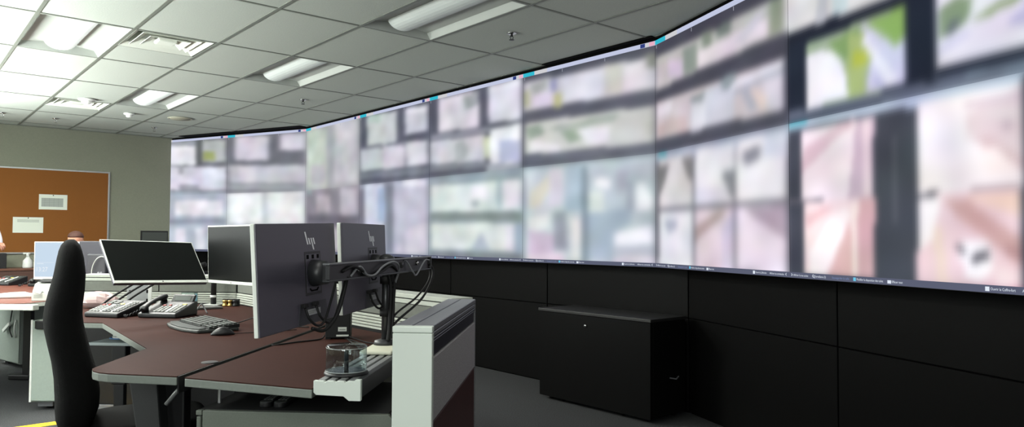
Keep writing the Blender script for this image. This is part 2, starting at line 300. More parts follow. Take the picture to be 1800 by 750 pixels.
# ---- ceiling: plenum slab, grid runners, every tile a piece of its own
ceiling = struct(room_obj(MB().box(XL-.1, 6.2, YF-.1, YB+.1, 3.08, 3.16), 'ceiling', M_plenum))
GX = [1.385 + .61*k for k in range(-5, 6)]             # lines running away from the camera
GY = [4.77 + 1.175*k for k in range(-6, 7)] + [YB]
TW, TL = .61, 1.175
def tile_mesh(w, l):
    return MB().prism([(0, 0), (w, 0), (w, l), (0, l)], 0, .02).mesh('ceiling_tile')
TM = {}
def put_tile(x0, x1, y0, y1):
    g = .008
    key = (round(x1-x0, 3), round(y1-y0, 3))
    if key not in TM:
        TM[key] = tile_mesh(x1-x0-2*g, y1-y0-2*g); TM[key].materials.append(M_tile)
    link('ceiling_tile', TM[key], ceiling, loc=(x0+g, y0+g, CZ+.004))
# spots taken by lamps (x column index, y row index) and by half-tile vents
col_of = lambda X: min(range(len(GX)), key=lambda i: abs(GX[i]-X))
row_of = lambda Y: min(range(len(GY)), key=lambda i: abs(GY[i]-Y))
LAMPS = [(.775, 5.945, 140), (1.995, 8.295, 26), (2.605, 5.945, 3), (2.605, 3.595, 1.5),
         (-.445, 3.595, 60), (-.445, 8.295, 60), (.775, 1.245, 10), (-.445, -1.105, 25), (2.605, 1.245, 2.5), (-1.055, 5.945, 45)]  # this row is unseen; its left lamps are added to brighten that side
lampcells = {(col_of(a), row_of(b)) for a, b, p in LAMPS}
VENTS = [(1.385, 5.945, 0), (1.385, 9.47, 0)]
ventcells = {(col_of(a), row_of(b)): h for a, b, h in VENTS}
XS = [XL] + GX
for i in range(len(XS)-1):
    for j in range(len(GY)-1):
        ci = i-1
        if (ci, j) in lampcells: continue
        if (ci, j) in ventcells:
            put_tile(XS[i], XS[i+1], GY[j]+.5875, GY[j+1]); continue
        put_tile(XS[i], XS[i+1], GY[j], GY[j+1])
rl = MB().box(-.012, .012, GY[0], YB, CZ-.001, CZ+.012).mesh('grid_runner'); rl.materials.append(M_grid)
for x in GX: link('grid_runner', rl, ceiling, loc=(x, 0, 0))
rc = MB().box(-.0115, TW-.0125+.0005, -.010, .010, CZ-.0005, CZ+.012).mesh('grid_cross_runner'); rc.materials.append(M_grid)
for x in GX[:-1]:
    for y in GY[:-1]:
        link('grid_cross_runner', rc, ceiling, loc=(x+.012, y, 0))
for a, b, h in VENTS:
    link('grid_cross_runner', rc, ceiling, loc=(a+.012, b+.5875, 0))
# wall angle along the far wall
struct(room_obj(MB().box(XL, 4.4, YB-.024, YB, CZ-.004, CZ+.02), 'trim_1', M_grid))

# ---- lamps
M_basket = {}
def lamp_mat(power):
    if power not in M_basket:
        M_basket[power] = mat('basket_%g' % power, (196, 202, 198), 0.6, emit=min(.9, 0.02*power))
    return M_basket[power]
LAMP_LABELS = ['bright recessed ceiling light above the far desks, leftmost in the ceiling', 'recessed ceiling light nearest the cork board wall, beside the small smoke detector',
               'dim recessed ceiling light in the middle of the ceiling, halfway to the screens', 'large dim recessed ceiling light nearest the camera, at the top edge',
               'added recessed ceiling light by the windows, out of frame left', 'added recessed ceiling light by the far window, out of frame left',
               'recessed ceiling light above the camera', 'recessed ceiling light behind the camera', 'recessed ceiling light right of the camera, out of frame', 'added recessed ceiling light beside the middle window, out of frame left']
def make_lamp(x, y, power, label):
    X, Y = rm(x, y)
    t = thing('ceiling_light', label, 'ceiling light', (X, Y, CZ), ROOM, 'recessed ceiling lights')
    w, l, d = .61, 1.175, .085
    a = .014
    # white reflector: two sloping wings and two end plates (open below)
    h = MB()
    def wing(x0, z0, x1, z1):
        h.add([(x0, a, z0), (x1, a, z1), (x1, l-a, z1), (x0, l-a, z0), (x0, a, z0+.006), (x1, a, z1+.006), (x1, l-a, z1+.006), (x0, l-a, z0+.006)],
              [(0,1,2,3), (7,6,5,4), (0,4,5,1), (1,5,6,2), (2,6,7,3), (3,7,4,0)])
    wing(a, .002, a+.03, .05); wing(a+.03, .05, w/2, d); wing(w/2, d, w-a-.03, .05); wing(w-a-.03, .05, w-a, .002)
    h.obj('reflector', M_lamp, t)
    e = MB(); e.box(a, w-a, a, a+.006, .0, d+.01).obj('end_plate', M_lamp, t)
    e = MB(); e.box(a, w-a, l-a-.006, l-a, .0, d+.01).obj('end_plate', M_lamp, t)
    # hanging curved basket
    b = MB(); r = .115; zc = .075
    prof = [(w/2 + r*math.cos(R(th)), zc + .068*math.sin(R(th))) for th in range(180, 361, 15)]
    b.prism_xz(prof, .07, l-.07)
    b.obj('basket', lamp_mat(power), t, smooth=False)
    L = bpy.data.lights.new('lamp_light', 'AREA'); L.shape = 'RECTANGLE'; L.size = .5; L.size_y = 1.05; L.energy = power; L.color = (1.0, .985, .93)
    lo = bpy.data.objects.new('lamp_light', L); COL.objects.link(lo); lo.parent = t; lo.location = (w/2, l/2, -.006)
    return t
for (x, y, p), lb in zip(LAMPS, LAMP_LABELS): make_lamp(x, y, p, lb)

# ---- square vents
def make_vent(x, y, label):
    X, Y = rm(x, y)
    t = thing('ceiling_vent', label, 'ceiling vent', (X, Y, CZ), ROOM, 'square air diffusers')
    w = .59; a = .012
    MB().box(a, w, a, .576, .14, .146).obj('backing', mat('vent_backing', (96, 98, 92), .8), t)
    def ring(o, i, z0, z1, nm):
        c = .295
        h = MB(); v = []
        for hw, z in ((o, z0), (i, z1), (i, z1+.006), (o, z0+.006)):
            v += [(c-hw, c-hw, z), (c+hw, c-hw, z), (c+hw, c+hw, z), (c-hw, c+hw, z)]
        f = []
        for k in range(4):
            n = (k+1) % 4
            f += [(k, n, 4+n, 4+k), (4+k, 4+n, 8+n, 8+k), (8+k, 8+n, 12+n, 12+k), (12+k, 12+n, n, k)]
        h.add(v, f).obj(nm, M_grille, t)
    ring(.283, .235, -.002, .03, 'frame')
    ring(.235, .205, .03, .12, 'throat')
    ring(.215, .145, .006, .05, 'louver')
    ring(.150, .07, .002, .045, 'louver')
    MB().prism([(.225, .225), (.365, .225), (.365, .365), (.225, .365)], .002, .03).obj('core', M_grille, t, bevel=.01)
    return t
make_vent(1.385, 5.945, 'square white air vent beside the bright leftmost ceiling light')
make_vent(1.385, 9.47, 'square air vent near the cork board wall')

# ---- sprinklers, detectors, speaker
def sprinkler(x, y, label, dark):
    X, Y = rm(x, y)
    t = thing('sprinkler_head', label, 'sprinkler', (X, Y, CZ), ROOM, 'ceiling sprinkler heads')
    m = M_chrome
    MB().lathe([(.0, 0), (.038, 0), (.036, -.006), (.018, -.012), (0, -.013)], 20).obj('escutcheon', m, t, smooth=True)
    b = MB().cyl((0, 0, -.01), (0, 0, -.028), .009, n=10)
    b.tube([(.009, 0, -.02), (.016, 0, -.034), (.004, 0, -.05)], .0026, 6).tube([(-.009, 0, -.02), (-.016, 0, -.034), (-.004, 0, -.05)], .0026, 6)
    b.obj('frame', M_plastic if dark else m, t)
    MB().lathe([(0, -.049), (.019, -.05), (.020, -.053), (0, -.055)], 16).obj('deflector', M_plastic if dark else m, t)
sprinkler(3.55, 4.18, 'sprinkler head on the dark ceiling nearest the camera', 1)
sprinkler(3.53, 7.74, 'sprinkler head in the middle of the ceiling, left of the screens', 1)
sprinkler(1.68, 11.14, 'chrome sprinkler head in the ceiling above the cork board', 0)
sprinkler(2.87, 11.12, 'chrome sprinkler head near the far corner of the video wall', 0)
sprinkler(1.10, 11.07, 'chrome sprinkler head at the left edge of the photo', 0)
def detector(x, y, r, label):
    X, Y = rm(x, y)
    t = thing('smoke_detector', label, 'smoke detector', (X, Y, CZ), ROOM, 'round ceiling detectors')
    MB().lathe([(0, 0), (r, 0), (r, -.014), (r*.9, -.02), (0, -.021)], 28).obj('base', M_white, t, smooth=True)
    MB().lathe([(0, -.02), (r*.62, -.02), (r*.6, -.04), (r*.45, -.052), (0, -.054)], 24).obj('sensor_cover', M_white, t, smooth=True)
detector(1.70, 9.33, .085, 'white round detector in front of the far air vent')
detector(2.30, 10.05, .062, 'small white round detector beyond the second ceiling light')
X, Y = rm(2.9, 10.04)
t = thing('ceiling_speaker', 'round beige speaker grille in the ceiling before the far corner of the screens', 'speaker', (X, Y, CZ), ROOM)
MB().lathe([(0, 0), (.15, 0), (.15, -.006), (.138, -.011), (.13, -.007), (0, -.006)], 36).obj('rim', mat('speaker_rim', (168, 166, 148), .6), t, smooth=True)
MB().lathe([(0, -.004), (.128, -.004), (.12, -.012), (0, -.016)], 36).obj('grille', mat('speaker_grille', (150, 148, 130), .8, noise=.2, nscale=300), t, smooth=True)

# ================================================================== THE VIDEO WALL
T22 = R(22.5)
M0 = Vector((4.44, 9.62)); M4 = Vector((4.44, 3.54)); SW = 1.52
DL = Vector((-math.sin(T22), math.cos(T22))); DR = Vector((-math.sin(T22), -math.cos(T22)))
COLS = [('L0', M0+DL*2*SW, M0+DL*SW), ('L1', M0+DL*SW, M0)] + [('M%d' % k, M0.lerp(M4, k/4), M0.lerp(M4, (k+1)/4)) for k in range(4)] + \
       [('R0', M4, M4+DR*SW), ('R1', M4+DR*SW, M4+DR*2*SW)]
ZT, ZB = 2.795, 1.07; ZM = (ZT+ZB)/2; SH = ZT-ZM

def screen_material():
    m = bpy.data.materials.new('video_picture'); m.use_nodes = True; nt = m.node_tree
    nt.nodes.remove(nt.nodes['Principled BSDF'])
    at = nt.nodes.new('ShaderNodeAttribute'); at.attribute_name = 'picture'
    em = nt.nodes.new('ShaderNodeEmission'); em.inputs[1].default_value = 1.0
    nt.links.new(at.outputs['Color'], em.inputs[0]); nt.links.new(em.outputs[0], nt.nodes['Material Output'].inputs[0])
    return m
M_pic = screen_material()
def emat(name, rgb, k=1.0):
    m = bpy.data.materials.new(name); m.use_nodes = True; nt = m.node_tree
    nt.nodes.remove(nt.nodes['Principled BSDF'])
    em = nt.nodes.new('ShaderNodeEmission'); em.inputs[0].default_value = (*lin(rgb), 1); em.inputs[1].default_value = k
    nt.links.new(em.outputs[0], nt.nodes['Material Output'].inputs[0]); return m
E_bar = emat('title_bar_lavender', (194, 200, 226)); E_tab = emat('turquoise_tab', (52, 186, 208)); E_tab2 = emat('grey_tab', (206, 206, 210))
E_task = emat('task_bar_slate', (92, 96, 116)); E_text = emat('lit_text', (226, 234, 246)); E_dim = emat('dimmed_text', (120, 136, 176))
E_cyan = emat('cyan_icon', (110, 200, 232)); E_blue = emat('navy_icon', (52, 66, 128)); E_red = emat('pink_icon', (232, 176, 196)); E_line = emat('grey_tick', (170, 172, 186))

NX, NZ = 100, 56
ORDER = ['L0', 'L1', 'M0', 'M1', 'M2', 'M3', 'R0', 'R1']
def rasterise(key, nx, nz):
    bg, blur, items = SCREEN_CONTENT[key]
    u = (np.arange(nx)/(nx-1))[None, :].repeat(nz, 0); v = (np.arange(nz)/(nz-1))[:, None].repeat(nx, 1)
    img = np.zeros((nz, nx, 3)); img[:] = bg
    for c, pts in items:
        p = np.array(pts, float).reshape(-1, 2)/1000.0
        inside = np.zeros((nz, nx), bool); n = len(p); j = n-1
        for i in range(n):
            xi, yi = p[i]; xj, yj = p[j]
            cr_ = ((yi > v) != (yj > v)) & (u < (xj-xi)*(v-yi)/((yj-yi) if yj != yi else 1e-9)+xi)
            inside ^= cr_; j = i
        img[inside] = c
    return img
def gauss(a, s, ax):
    r = max(1, int(3*s)); k = np.exp(-.5*(np.arange(-r, r+1)/s)**2); k /= k.sum()
    pad = [(0, 0)]*3; pad[ax] = (r, r); n = a.shape[ax]; a = np.pad(a, pad, mode='edge'); out = 0
    for i, w in enumerate(k):
        sl = [slice(None)]*3; sl[ax] = slice(i, i+n); out = out + w*a[tuple(sl)]
    return out
# the pictures are soft and flow into each other across the whole wall
WALL_PIC = np.concatenate([np.concatenate([rasterise((c, 1), NX, NZ), rasterise((c, 0), NX, NZ)], 0) for c in ORDER], 1)
rs = np.random.RandomState(5)
MOTTLE = gauss(gauss(rs.randn(2*NZ, 8*NX, 3)*.5 + rs.randn(2*NZ, 8*NX, 1)*2, 4.0, 1), 3.0, 0)
WALL_PIC = WALL_PIC*(1 + .035*MOTTLE/MOTTLE.std())
def picture(key):
    ci = ORDER.index(key[0]); blur = SCREEN_CONTENT[key][1]
    k = BLUR[key[0]]
    a = gauss(gauss(WALL_PIC, max(.4, blur[0]*NX*k), 1), max(.4, blur[1]*NZ*k), 0)/255
    a = a[(0 if key[1] else NZ):(NZ if key[1] else 2*NZ), ci*NX:(ci+1)*NX]
    return np.where(a <= .04045, a/12.92, ((a+.055)/1.055)**2.4)
BLUR = dict(L0=.55, L1=.55, M0=.6, M1=.6, M2=.7, M3=.85, R0=1.0, R1=.9)

def text_part(me, name, m, parent, loc):
    o = link(name, me, parent, loc=loc)
    if not me.materials: me.materials.append(m)
    return o
TX = {}
def T(body, w, h):
    if body not in TX: TX[body] = text_mesh(body, w, h)
    return TX[body]
TASK = [('\u276f', .007, .015, E_text), ('Afficher la vue active', .019, .097, E_text), ('Surveillance (3)', .132, .185, E_text), ('Sauvegarder la salle', .215, .293, E_dim),
        ('Modifier la disposition des tuiles', .326, .435, E_text), ('Effacer tout', .470, .510, E_text), ('Ouvrir le Coffre-fort', .797, .866, E_text), ('Afficher les commandes', .884, .968, E_text)]
ORD = ['first', 'second', 'third', 'fourth', 'fifth', 'sixth', 'seventh', 'last']
LOOK = {('L0',0):'dark stripes and one green patch',('L0',1):'pale white blocks',('L1',0):'two pale pictures on grey',('L1',1):'two bright white blocks',
        ('M0',0):'plain greenish grey picture',('M0',1):'dim mauve picture',('M1',0):'two framed pale pictures',('M1',1):'lavender columns and dark stripe',
        ('M2',0):'pale pictures and a blue square',('M2',1):'two pale mint rows',('M3',0):'two rows of green and white street views',('M3',1):'blue-grey and white interior views',
        ('R0',0):'two slanting rows of pinkish views',('R0',1):'six whitish and pink corridor views',('R1',0):'green foliage on a white path',('R1',1):'pink road and a white car'}
for ci, (cn, a, b) in enumerate(COLS):
    ax, ay = rm(*a); bx, by = rm(*b); rz = math.atan2(by-ay, bx-ax); wid = math.hypot(bx-ax, by-ay)
    for row in (0, 1):
        z0 = ZM if row == 0 else ZB
        t = thing('video_wall_display', '%s %s display from the left, showing %s' % (ORD[ci], 'upper' if row == 0 else 'lower', LOOK[(cn, row)]),
                  'display', (ax, ay, z0), rz, 'displays of the curved video wall')
        g = .0016
        MB().box(0+.0005, wid-.0005, .004, .085, .0005, SH-.0005).obj('casing', M_plastic, t)
        img = picture((cn, row))
        lo = g if row == 0 else .034; hi = SH-(.038 if row == 0 else 0)
        if row == 0: lo = 0.0
        xs = np.linspace(g, wid-g, NX); zs = np.linspace(lo, hi, NZ)
        vv = [(x, 0, z) for z in zs for x in xs]
        ff = [(j*NX+i, j*NX+i+1, (j+1)*NX+i+1, (j+1)*NX+i) for j in range(NZ-1) for i in range(NX-1)]
        me = bpy.data.meshes.new('screen'); me.from_pydata(vv, [], ff)
        # sample the picture at the true height of each row of points
        at = me.color_attributes.new('picture', 'FLOAT_COLOR', 'POINT')
        zi = np.clip(zs/SH*(NZ-1), 0, NZ-1); i0 = np.minimum(zi.astype(int), NZ-2); fr_ = (zi-i0)[:, None, None]
        im = img[i0]*(1-fr_)+img[i0+1]*fr_
        buf = np.ones((NZ*NX, 4)); buf[:, :3] = im.reshape(-1, 3); at.data.foreach_set('color', buf.ravel())
        me.materials.append(M_pic); link('screen', me, t)
        y = -.001
        def strip(nm, m, u0, u1, za, zb, yy=y):
            return MB().box(max(g, u0*wid), min(wid-g, u1*wid), yy, .003, za, zb).obj(nm, m, t)
        if row == 0:
            strip('title_bar', E_bar, 0, 1, SH-.038, SH-.004)
            strip('window_tab', E_tab, 0, .1, SH-.038, SH-.004, -.0016)
            strip('window_tab', E_tab2, .104, .21, SH-.038, SH-.004, -.0016)
            strip('window_button', E_blue, .905, .935, SH-.036, SH-.006, -.0016)
            strip('window_button', E_tab2, .938, .962, SH-.036, SH-.006, -.0016)
            strip('window_button', E_red, .962, .996, SH-.036, SH-.006, -.0016)
            for u in (.012, .335, .66):
                strip('tile_tick', E_line, u, u+.002, SH-.068, SH-.042, -.0016)
        else:
            strip('task_bar', E_task, 0, 1, .003, .034)
            for body, u0, u1, m in TASK:
                text_part(T(body, (u1-u0)*SW, .0115), 'task_text', m, t, (u0*wid, -.0018, .0135))
            text_part(T('\u276e', .011, .0115), 'task_text', E_text, t, (.975*wid, -.0018, .0135))
            strip('task_icon', E_cyan, .311, .322, .010, .027, -.0016)
            strip('task_icon', E_text, .452, .466, .010, .025, -.0016)
            strip('task_icon', E_text, .781, .793, .009, .027, -.0016)
            rg = MB().tube([(.1235*wid+.0065*math.cos(R(k*30)), -.0018, .020+.0065*math.sin(R(k*30))) for k in range(13)], .0012, 5)
            rg.tube([(.1235*wid+.005, -.0018, .015), (.1235*wid+.010, -.0018, .010)], .0014, 5)
            rg.obj('task_icon', E_text, t)

# ---- black wall under and behind the screens: panels with seams
wr = MB()
segs = [(M0+DL*2*SW, M0, 'L'), (M0, M4, 'M'), (M4, M4+DR*2.6*SW, 'R')]
back = .13
def offs(a, b, d):
    ax, ay = rm(*a); bx, by = rm(*b); e = Vector((bx-ax, by-ay)).normalized(); n = Vector((-e.y, e.x))
    return Vector((ax, ay))+n*d, Vector((bx, by))+n*d, e, n
pts = []
for a, b, nm in segs: pts.append(offs(a, b, .197 if nm == 'R' else back))
def isect(p, d, q, e):
    cr_ = d.x*e.y-d.y*e.x; t_ = ((q.x-p.x)*e.y-(q.y-p.y)*e.x)/cr_; return p+d*t_
J1 = isect(pts[0][0], pts[0][2], pts[1][0], pts[1][2]); J2 = isect(pts[1][0], pts[1][2], pts[2][0], pts[2][2])
ends = [(pts[0][0]-pts[0][2]*.02, J1), (J1, J2), (J2, pts[2][1])]
for (p, q), (_, _, e, n) in zip(ends, pts):
    wr.prism([tuple(p+n*.02), tuple(q+n*.02), tuple(q+n*.14), tuple(p+n*.14)], 0, 2.815)
wall_right = struct(wr.obj('wall_right', M_blackseam))
ZS = .70
def panels(p, e, n, cuts):
    for i in range(len(cuts)-1):
        c0, c1 = cuts[i]+.006, cuts[i+1]-.006
        for za, zb in ((.012, ZS-.003), (ZS+.003, 1.10)):
            a = p+e*c0; b = p+e*c1
            MB().prism([tuple(a), tuple(b), tuple(b+n*.018), tuple(a+n*.018)], za, zb).obj('wall_panel', M_black, wall_right, bevel=.002, seg=1)
Lm = (J2-J1).length
panels(J1, pts[1][2], pts[1][3], [0] + [(Vector(rm(4.57, y))-J1).length for y in (7.86, 6.356, 4.870)] + [Lm])
panels(J2, pts[2][2], pts[2][3], [0, 1.52, 3.04, 3.9])
Ll = (ends[0][1]-ends[0][0]).length
panels(ends[0][0], pts[0][2], pts[0][3], [0, Ll/2, Ll])
# thin black header between screens and ceiling
hd = MB()
for a, b, nm in segs:
    p, q, e, n = offs(a, b, 0)
    hd.prism([tuple(p+n*.01), tuple(q+n*.01), tuple(q+n*.12), tuple(p+n*.12)], 2.796, CZ-.001)
struct(hd.obj('trim_2', M_blackseam))
# dark slot in the ceiling in front of the screens
p, q, e, n = offs(M0+DL*2*SW, M0, 0)
p = p+e*.62; sl = MB().prism([tuple(p), tuple(q), tuple(q-n*.13), tuple(p-n*.13)], CZ-.006, CZ+.003)
p, q, e, n = offs(M0.lerp(M4, .80), M4, 0)
sl.prism([tuple(p), tuple(q), tuple(q-n*.05), tuple(p-n*.05)], CZ-.006, CZ+.003)
struct(sl.obj('trim_3', M_blackseam))

# ================================================================== NEAR WORKSTATION
DZ = .80                                                # desk surface
def desk(name, label, poly, z=DZ, th=.032, wood=M_wood, rounded=None, group=None):
    cx = sum(p[0] for p in poly)/len(poly); cy = sum(p[1] for p in poly)/len(poly)
    t = thing(name, label, 'desk', (cx, cy, 0), 0, group)
    lp = [(p[0]-cx, p[1]-cy) for p in poly]
    MB().prism(lp, z-.003, z).obj('desk_surface', wood, t)
    MB().prism(lp, z-th, z-.0035).obj('edge_band', M_edge, t, bevel=.003)
    return t, (cx, cy)
# main surface with its rounded near corner
corner = [(-1.36, 2.475), (-1.63, 2.505)] + [(-1.675, 2.520), (-1.715, 2.548), (-1.742, 2.585), (-1.752, 2.625)]
main_poly = corner + [(-1.829, 3.08), (-2.62, 3.97), (-2.86, 3.98), (-3.58, 5.17), (-2.40, 5.17), (-1.36, 4.10)]
t, c = desk('corner_desk', 'dark brown corner desk with grey edge carrying the phones and keyboard', main_poly)
def dleg(t, c, x, y, z=DZ-.033):
    g = MB().box(x-c[0]-.05, x-c[0]+.05, y-c[1]-.03, y-c[1]+.03, .3, z)
    g.obj('leg', M_plastic, t, bevel=.008)
    MB().box(x-c[0]-.035, x-c[0]+.035, y-c[1]-.02, y-c[1]+.02, .03, .3).obj('leg_column', M_plastic, t, bevel=.004)
    MB().box(x-c[0]-.04, x-c[0]+.04, y-c[1]-.32, y-c[1]+.32, .0, .035).obj('foot', M_plastic, t, bevel=.01)
dleg(t, c, -1.62, 2.95); dleg(t, c, -3.0, 4.75)
# angled bracket under the near end
b = MB(); q = [(-1.745, .767), (-1.625, .767), (-1.595, .45), (-1.69, .45)]
b.add([(x-c[0], 2.80-c[1], z) for x, z in q]+[(x-c[0], 2.87-c[1], z) for x, z in q], [(0,1,2,3), (7,6,5,4), (0,4,5,1), (1,5,6,2), (2,6,7,3), (3,7,4,0)])
b.obj('leg_bracket', mat('dark_steel', (48, 49, 50), .5), t, bevel=.008)
b = MB().tube([(-1.42-c[0], 2.66-c[1], .755), (-1.50-c[0], 2.66-c[1], .66)], .008, 8); b.obj('brace', M_alu, t, smooth=True)
MB().box(-1.3598-c[0], -1.354-c[0], 2.48-c[1], 4.09-c[1], DZ-.06, DZ-.001).obj('gap_shade', M_rubber, t)  # black strip added as the shade in the gap between the desks
# cable hole cover
MB().lathe([(0, DZ), (.032, DZ), (.030, DZ+.003), (0, DZ+.004)], 20, (-1.385-c[0], 2.76-c[1], 0)).obj('grommet', M_plastic, t)

wing_poly = [(-1.322, 2.458), (-.824, 2.318), (-.824, 3.565), (-1.322, 4.06)]
t2, c2 = desk('side_desk', 'dark brown side desk in front carrying the pair of monitors', wing_poly)
for x, y in ((-1.24, 3.6), (-.88, 3.3)):
    MB().box(x-c2[0]-.03, x-c2[0]+.03, y-c2[1]-.03, y-c2[1]+.03, 0, DZ-.033).obj('leg', M_plastic, t2, bevel=.004)
MB().tube([(-1.275-c2[0], 2.62-c2[1], .52), (-1.275-c2[0], 2.62-c2[1], DZ-.033)], .006, 8).obj('support_rod', M_alu, t2)

# ---- slatted accessory rail along the side desk
rt = thing('accessory_rail', 'slatted aluminium rail with white end cap beside the side desk', 'rail', (-.745, 2.33, 0))
w0, w1, L = -.076, .078, 1.02
MB().box(w0+.004, w1-.004, .014, L, .786, .808).obj('rail_bed', M_plastic, rt)
for i in range(4):
    x = w0+.010+i*.033
    MB().box(x, x+.022, .004, L, .809, .825).obj('slat', M_alu, rt, bevel=.002)
MB().box(w1-.022, w1, .014, L, .770, .826).obj('side_rail', mat('rail_side', (52, 54, 55), .45, metal=.3), rt, bevel=.002)
cap = [(w0, .824), (w0, .787), (w0+.008, .779), (w0+.098, .776), (w0+.116, .762), (w1, .762), (w1, .829), (w1-.018, .829), (w1-.023, .819)]
for i in range(3, -1, -1):
    x = w0+.010+i*.033
    cap += [(x+.027, .819), (x+.022, .824), (x, .824), (x-.004, .819)] if i else [(x+.027, .819), (x+.022, .824)]
MB().prism_xz(cap, -.006, .012).obj('end_cap', M_post, rt, bevel=.001, seg=1)

# ---- empty disc spindle
cd = thing('disc_spindle', 'clear plastic disc spindle box with black base standing on the slatted rail', 'disc case', (-.752, 2.448, .8255))
MB().lathe([(0, 0), (.073, 0), (.074, .004), (.070, .010), (.0, .011)], 40).obj('base', M_plastic, cd, smooth=True)
MB().lathe([(0, .011), (.0075, .011), (.0075, .075), (.006, .079), (0, .08)], 16).obj('spindle', mat('spindle_grey', (26, 30, 38), .4), cd, smooth=True)
def glassy(name, rgb=(235, 240, 240), body=.05):
    """thin clear plastic: see-through with Fresnel reflections"""
    m = bpy.data.materials.new(name); m.use_nodes = True; nt = m.node_tree
    nt.nodes.remove(nt.nodes['Principled BSDF'])
    tr_ = nt.nodes.new('ShaderNodeBsdfTransparent'); tr_.inputs[0].default_value = (*lin(rgb), 1)
    gl_ = nt.nodes.new('ShaderNodeBsdfGlossy'); gl_.inputs['Roughness'].default_value = .06
    fr = nt.nodes.new('ShaderNodeLayerWeight'); fr.inputs[0].default_value = .5
    pw = nt.nodes.new('ShaderNodeMath'); pw.operation = 'POWER'; pw.inputs[1].default_value = 4.0
    ad = nt.nodes.new('ShaderNodeMath'); ad.operation = 'MULTIPLY_ADD'; ad.inputs[1].default_value = .55; ad.inputs[2].default_value = body
    mx = nt.nodes.new('ShaderNodeMixShader')
    nt.links.new(fr.outputs['Facing'], pw.inputs[0]); nt.links.new(pw.outputs[0], ad.inputs[0]); nt.links.new(ad.outputs[0], mx.inputs[0])
    nt.links.new(tr_.outputs[0], mx.inputs[1]); nt.links.new(gl_.outputs[0], mx.inputs[2])
    nt.links.new(mx.outputs[0], nt.nodes['Material Output'].inputs[0]); return m
M_clear = glassy('clear_plastic')
MB().lathe([(.068, .011), (.0675, .088), (.066, .0945), (.062, .097), (.012, .0975), (.010, .100), (.0095, .0985), (.0115, .0965), (.0615, .0958), (.065, .0935), (.0662, .088), (.0668, .011)], 48).obj('cover', M_clear, cd, smooth=True)
MB().lathe([(.020, .0112), (.066, .0112), (.066, .0128), (.020, .0128)], 40).obj('disc', M_clear, cd, smooth=False)
M_rim = mat('clear_rim', (200, 206, 204), .2, alpha=.55)
for r_, z_ in ((.0675, .090), (.0685, .013)):
    MB().tube([(r_*math.cos(R(a)), r_*math.sin(R(a)), z_) for a in range(0, 361, 10)], .0011, 6).obj('cover_rim', M_rim, cd, smooth=True)

# ---- low partitions round the workstation
PT = thing('office_partition', 'low office partition with white end post, smoked strip, grey fabric and wood panel', 'partition', (-.4965, 2.30, 0))
hw = .0635; PL = 1.05
MB().box(-hw, hw, 0, .03, .01, .983).obj('end_post', M_post, PT, bevel=.003)
MB().box(-hw-.0005, hw+.0005, -.001, .031, .984, 1.004).obj('post_cap', M_post, PT, bevel=.003)
for xa, xb in ((-hw, -.006), (.0, hw)):
    MB().box(xa, xb, .0315, PL, .986, 1.006).obj('top_cap', M_capgrey, PT, bevel=.003)
MB().box(-.008, .002, .0315, PL-.01, .985, .999).obj('cap_groove', M_blackseam, PT)
MB().box(-hw+.012, hw-.012, .03, PL-.01, .02, .985).obj('core', M_panel, PT)
for sx in (1, -1):
    def slab(za, zb, nm, m, d=.0):
        x0, x1 = (hw-.013, hw-d) if sx > 0 else (-hw+d, -hw+.013)
        return MB().box(x0, x1, .034, PL-.006, za, zb).obj(nm, m, PT, bevel=.003)
    slab(.968, .984, 'side_rail', M_capgrey, .002); slab(.956, .966, 'side_rail', M_smoke, .001)
    slab(.905, .954, 'smoked_panel', M_smoke, .006)
    slab(.702, .902, 'fabric_panel', M_fabric, .001)
    slab(.06, .697, 'wood_panel', mat('mahogany_panel', (66, 34, 32), .45, noise=.12, nscale=30, stretch=(1, 1, .2)), .003)
    slab(.0, .055, 'base_rail', M_capgrey, .004)
MB().box(-hw, hw, PL-.004, PL+.008, .0, 1.004).obj('corner_post', M_capgrey, PT, bevel=.002)

def run_partition(name, label, p, q, inner_n):
    """partition between inner-face points p and q; inner_n points to the desk side"""
    p = Vector(p); q = Vector(q); e = (q-p).normalized(); Lr = (q-p).length
    t = thing(name, label, 'partition', (p.x, p.y, 0), math.atan2(e.y, e.x))
    s_ = 1 if Vector((-e.y, e.x)).dot(Vector(inner_n)) > 0 else -1
    def bx(x0, x1, y0, y1, z0, z1, nm, m, bev=.002):
        ya, yb = sorted((-s_*y0, -s_*y1))
        return MB().box(x0, x1, ya, yb, z0, z1).obj(nm, m, t, bevel=bev)
    bx(0, Lr, .014, .11, .03, .983, 'core', M_plastic)
    bx(0, Lr, .0, .124, .985, 1.006, 'top_cap', M_slat)
    bx(0, Lr, .004, .014, .958, .980, 'inner_rail', M_slat)
    bx(0, Lr, .110, .122, .06, .98, 'outer_panel', M_fabric)
    n = max(1, round(Lr/.75))
    for i in range(n):
        bx(i*Lr/n+.004, (i+1)*Lr/n-.004, .006, .014, .885, .955, 'inner_panel', M_panel)
    for i in range(5):
        z = .805+i*.0155
        bx(0, Lr, -.004+i*.0012, .013, z, z+.0115, 'slat', M_slat, .0015)
    bx(0, Lr, .006, .014, .06, .80, 'lower_panel', M_plastic)
    bx(0, Lr, .0, .12, 0, .055, 'base_rail', M_capgrey)
    return t
run_partition('office_partition', 'grey low partition running diagonally behind the side desk', (-.545, 3.36), (-2.415, 5.195), (-1, -1))
run_partition('office_partition', 'grey low partition behind the corner desk and card holder', (-2.42, 5.20), (-3.60, 5.20), (0, -1))

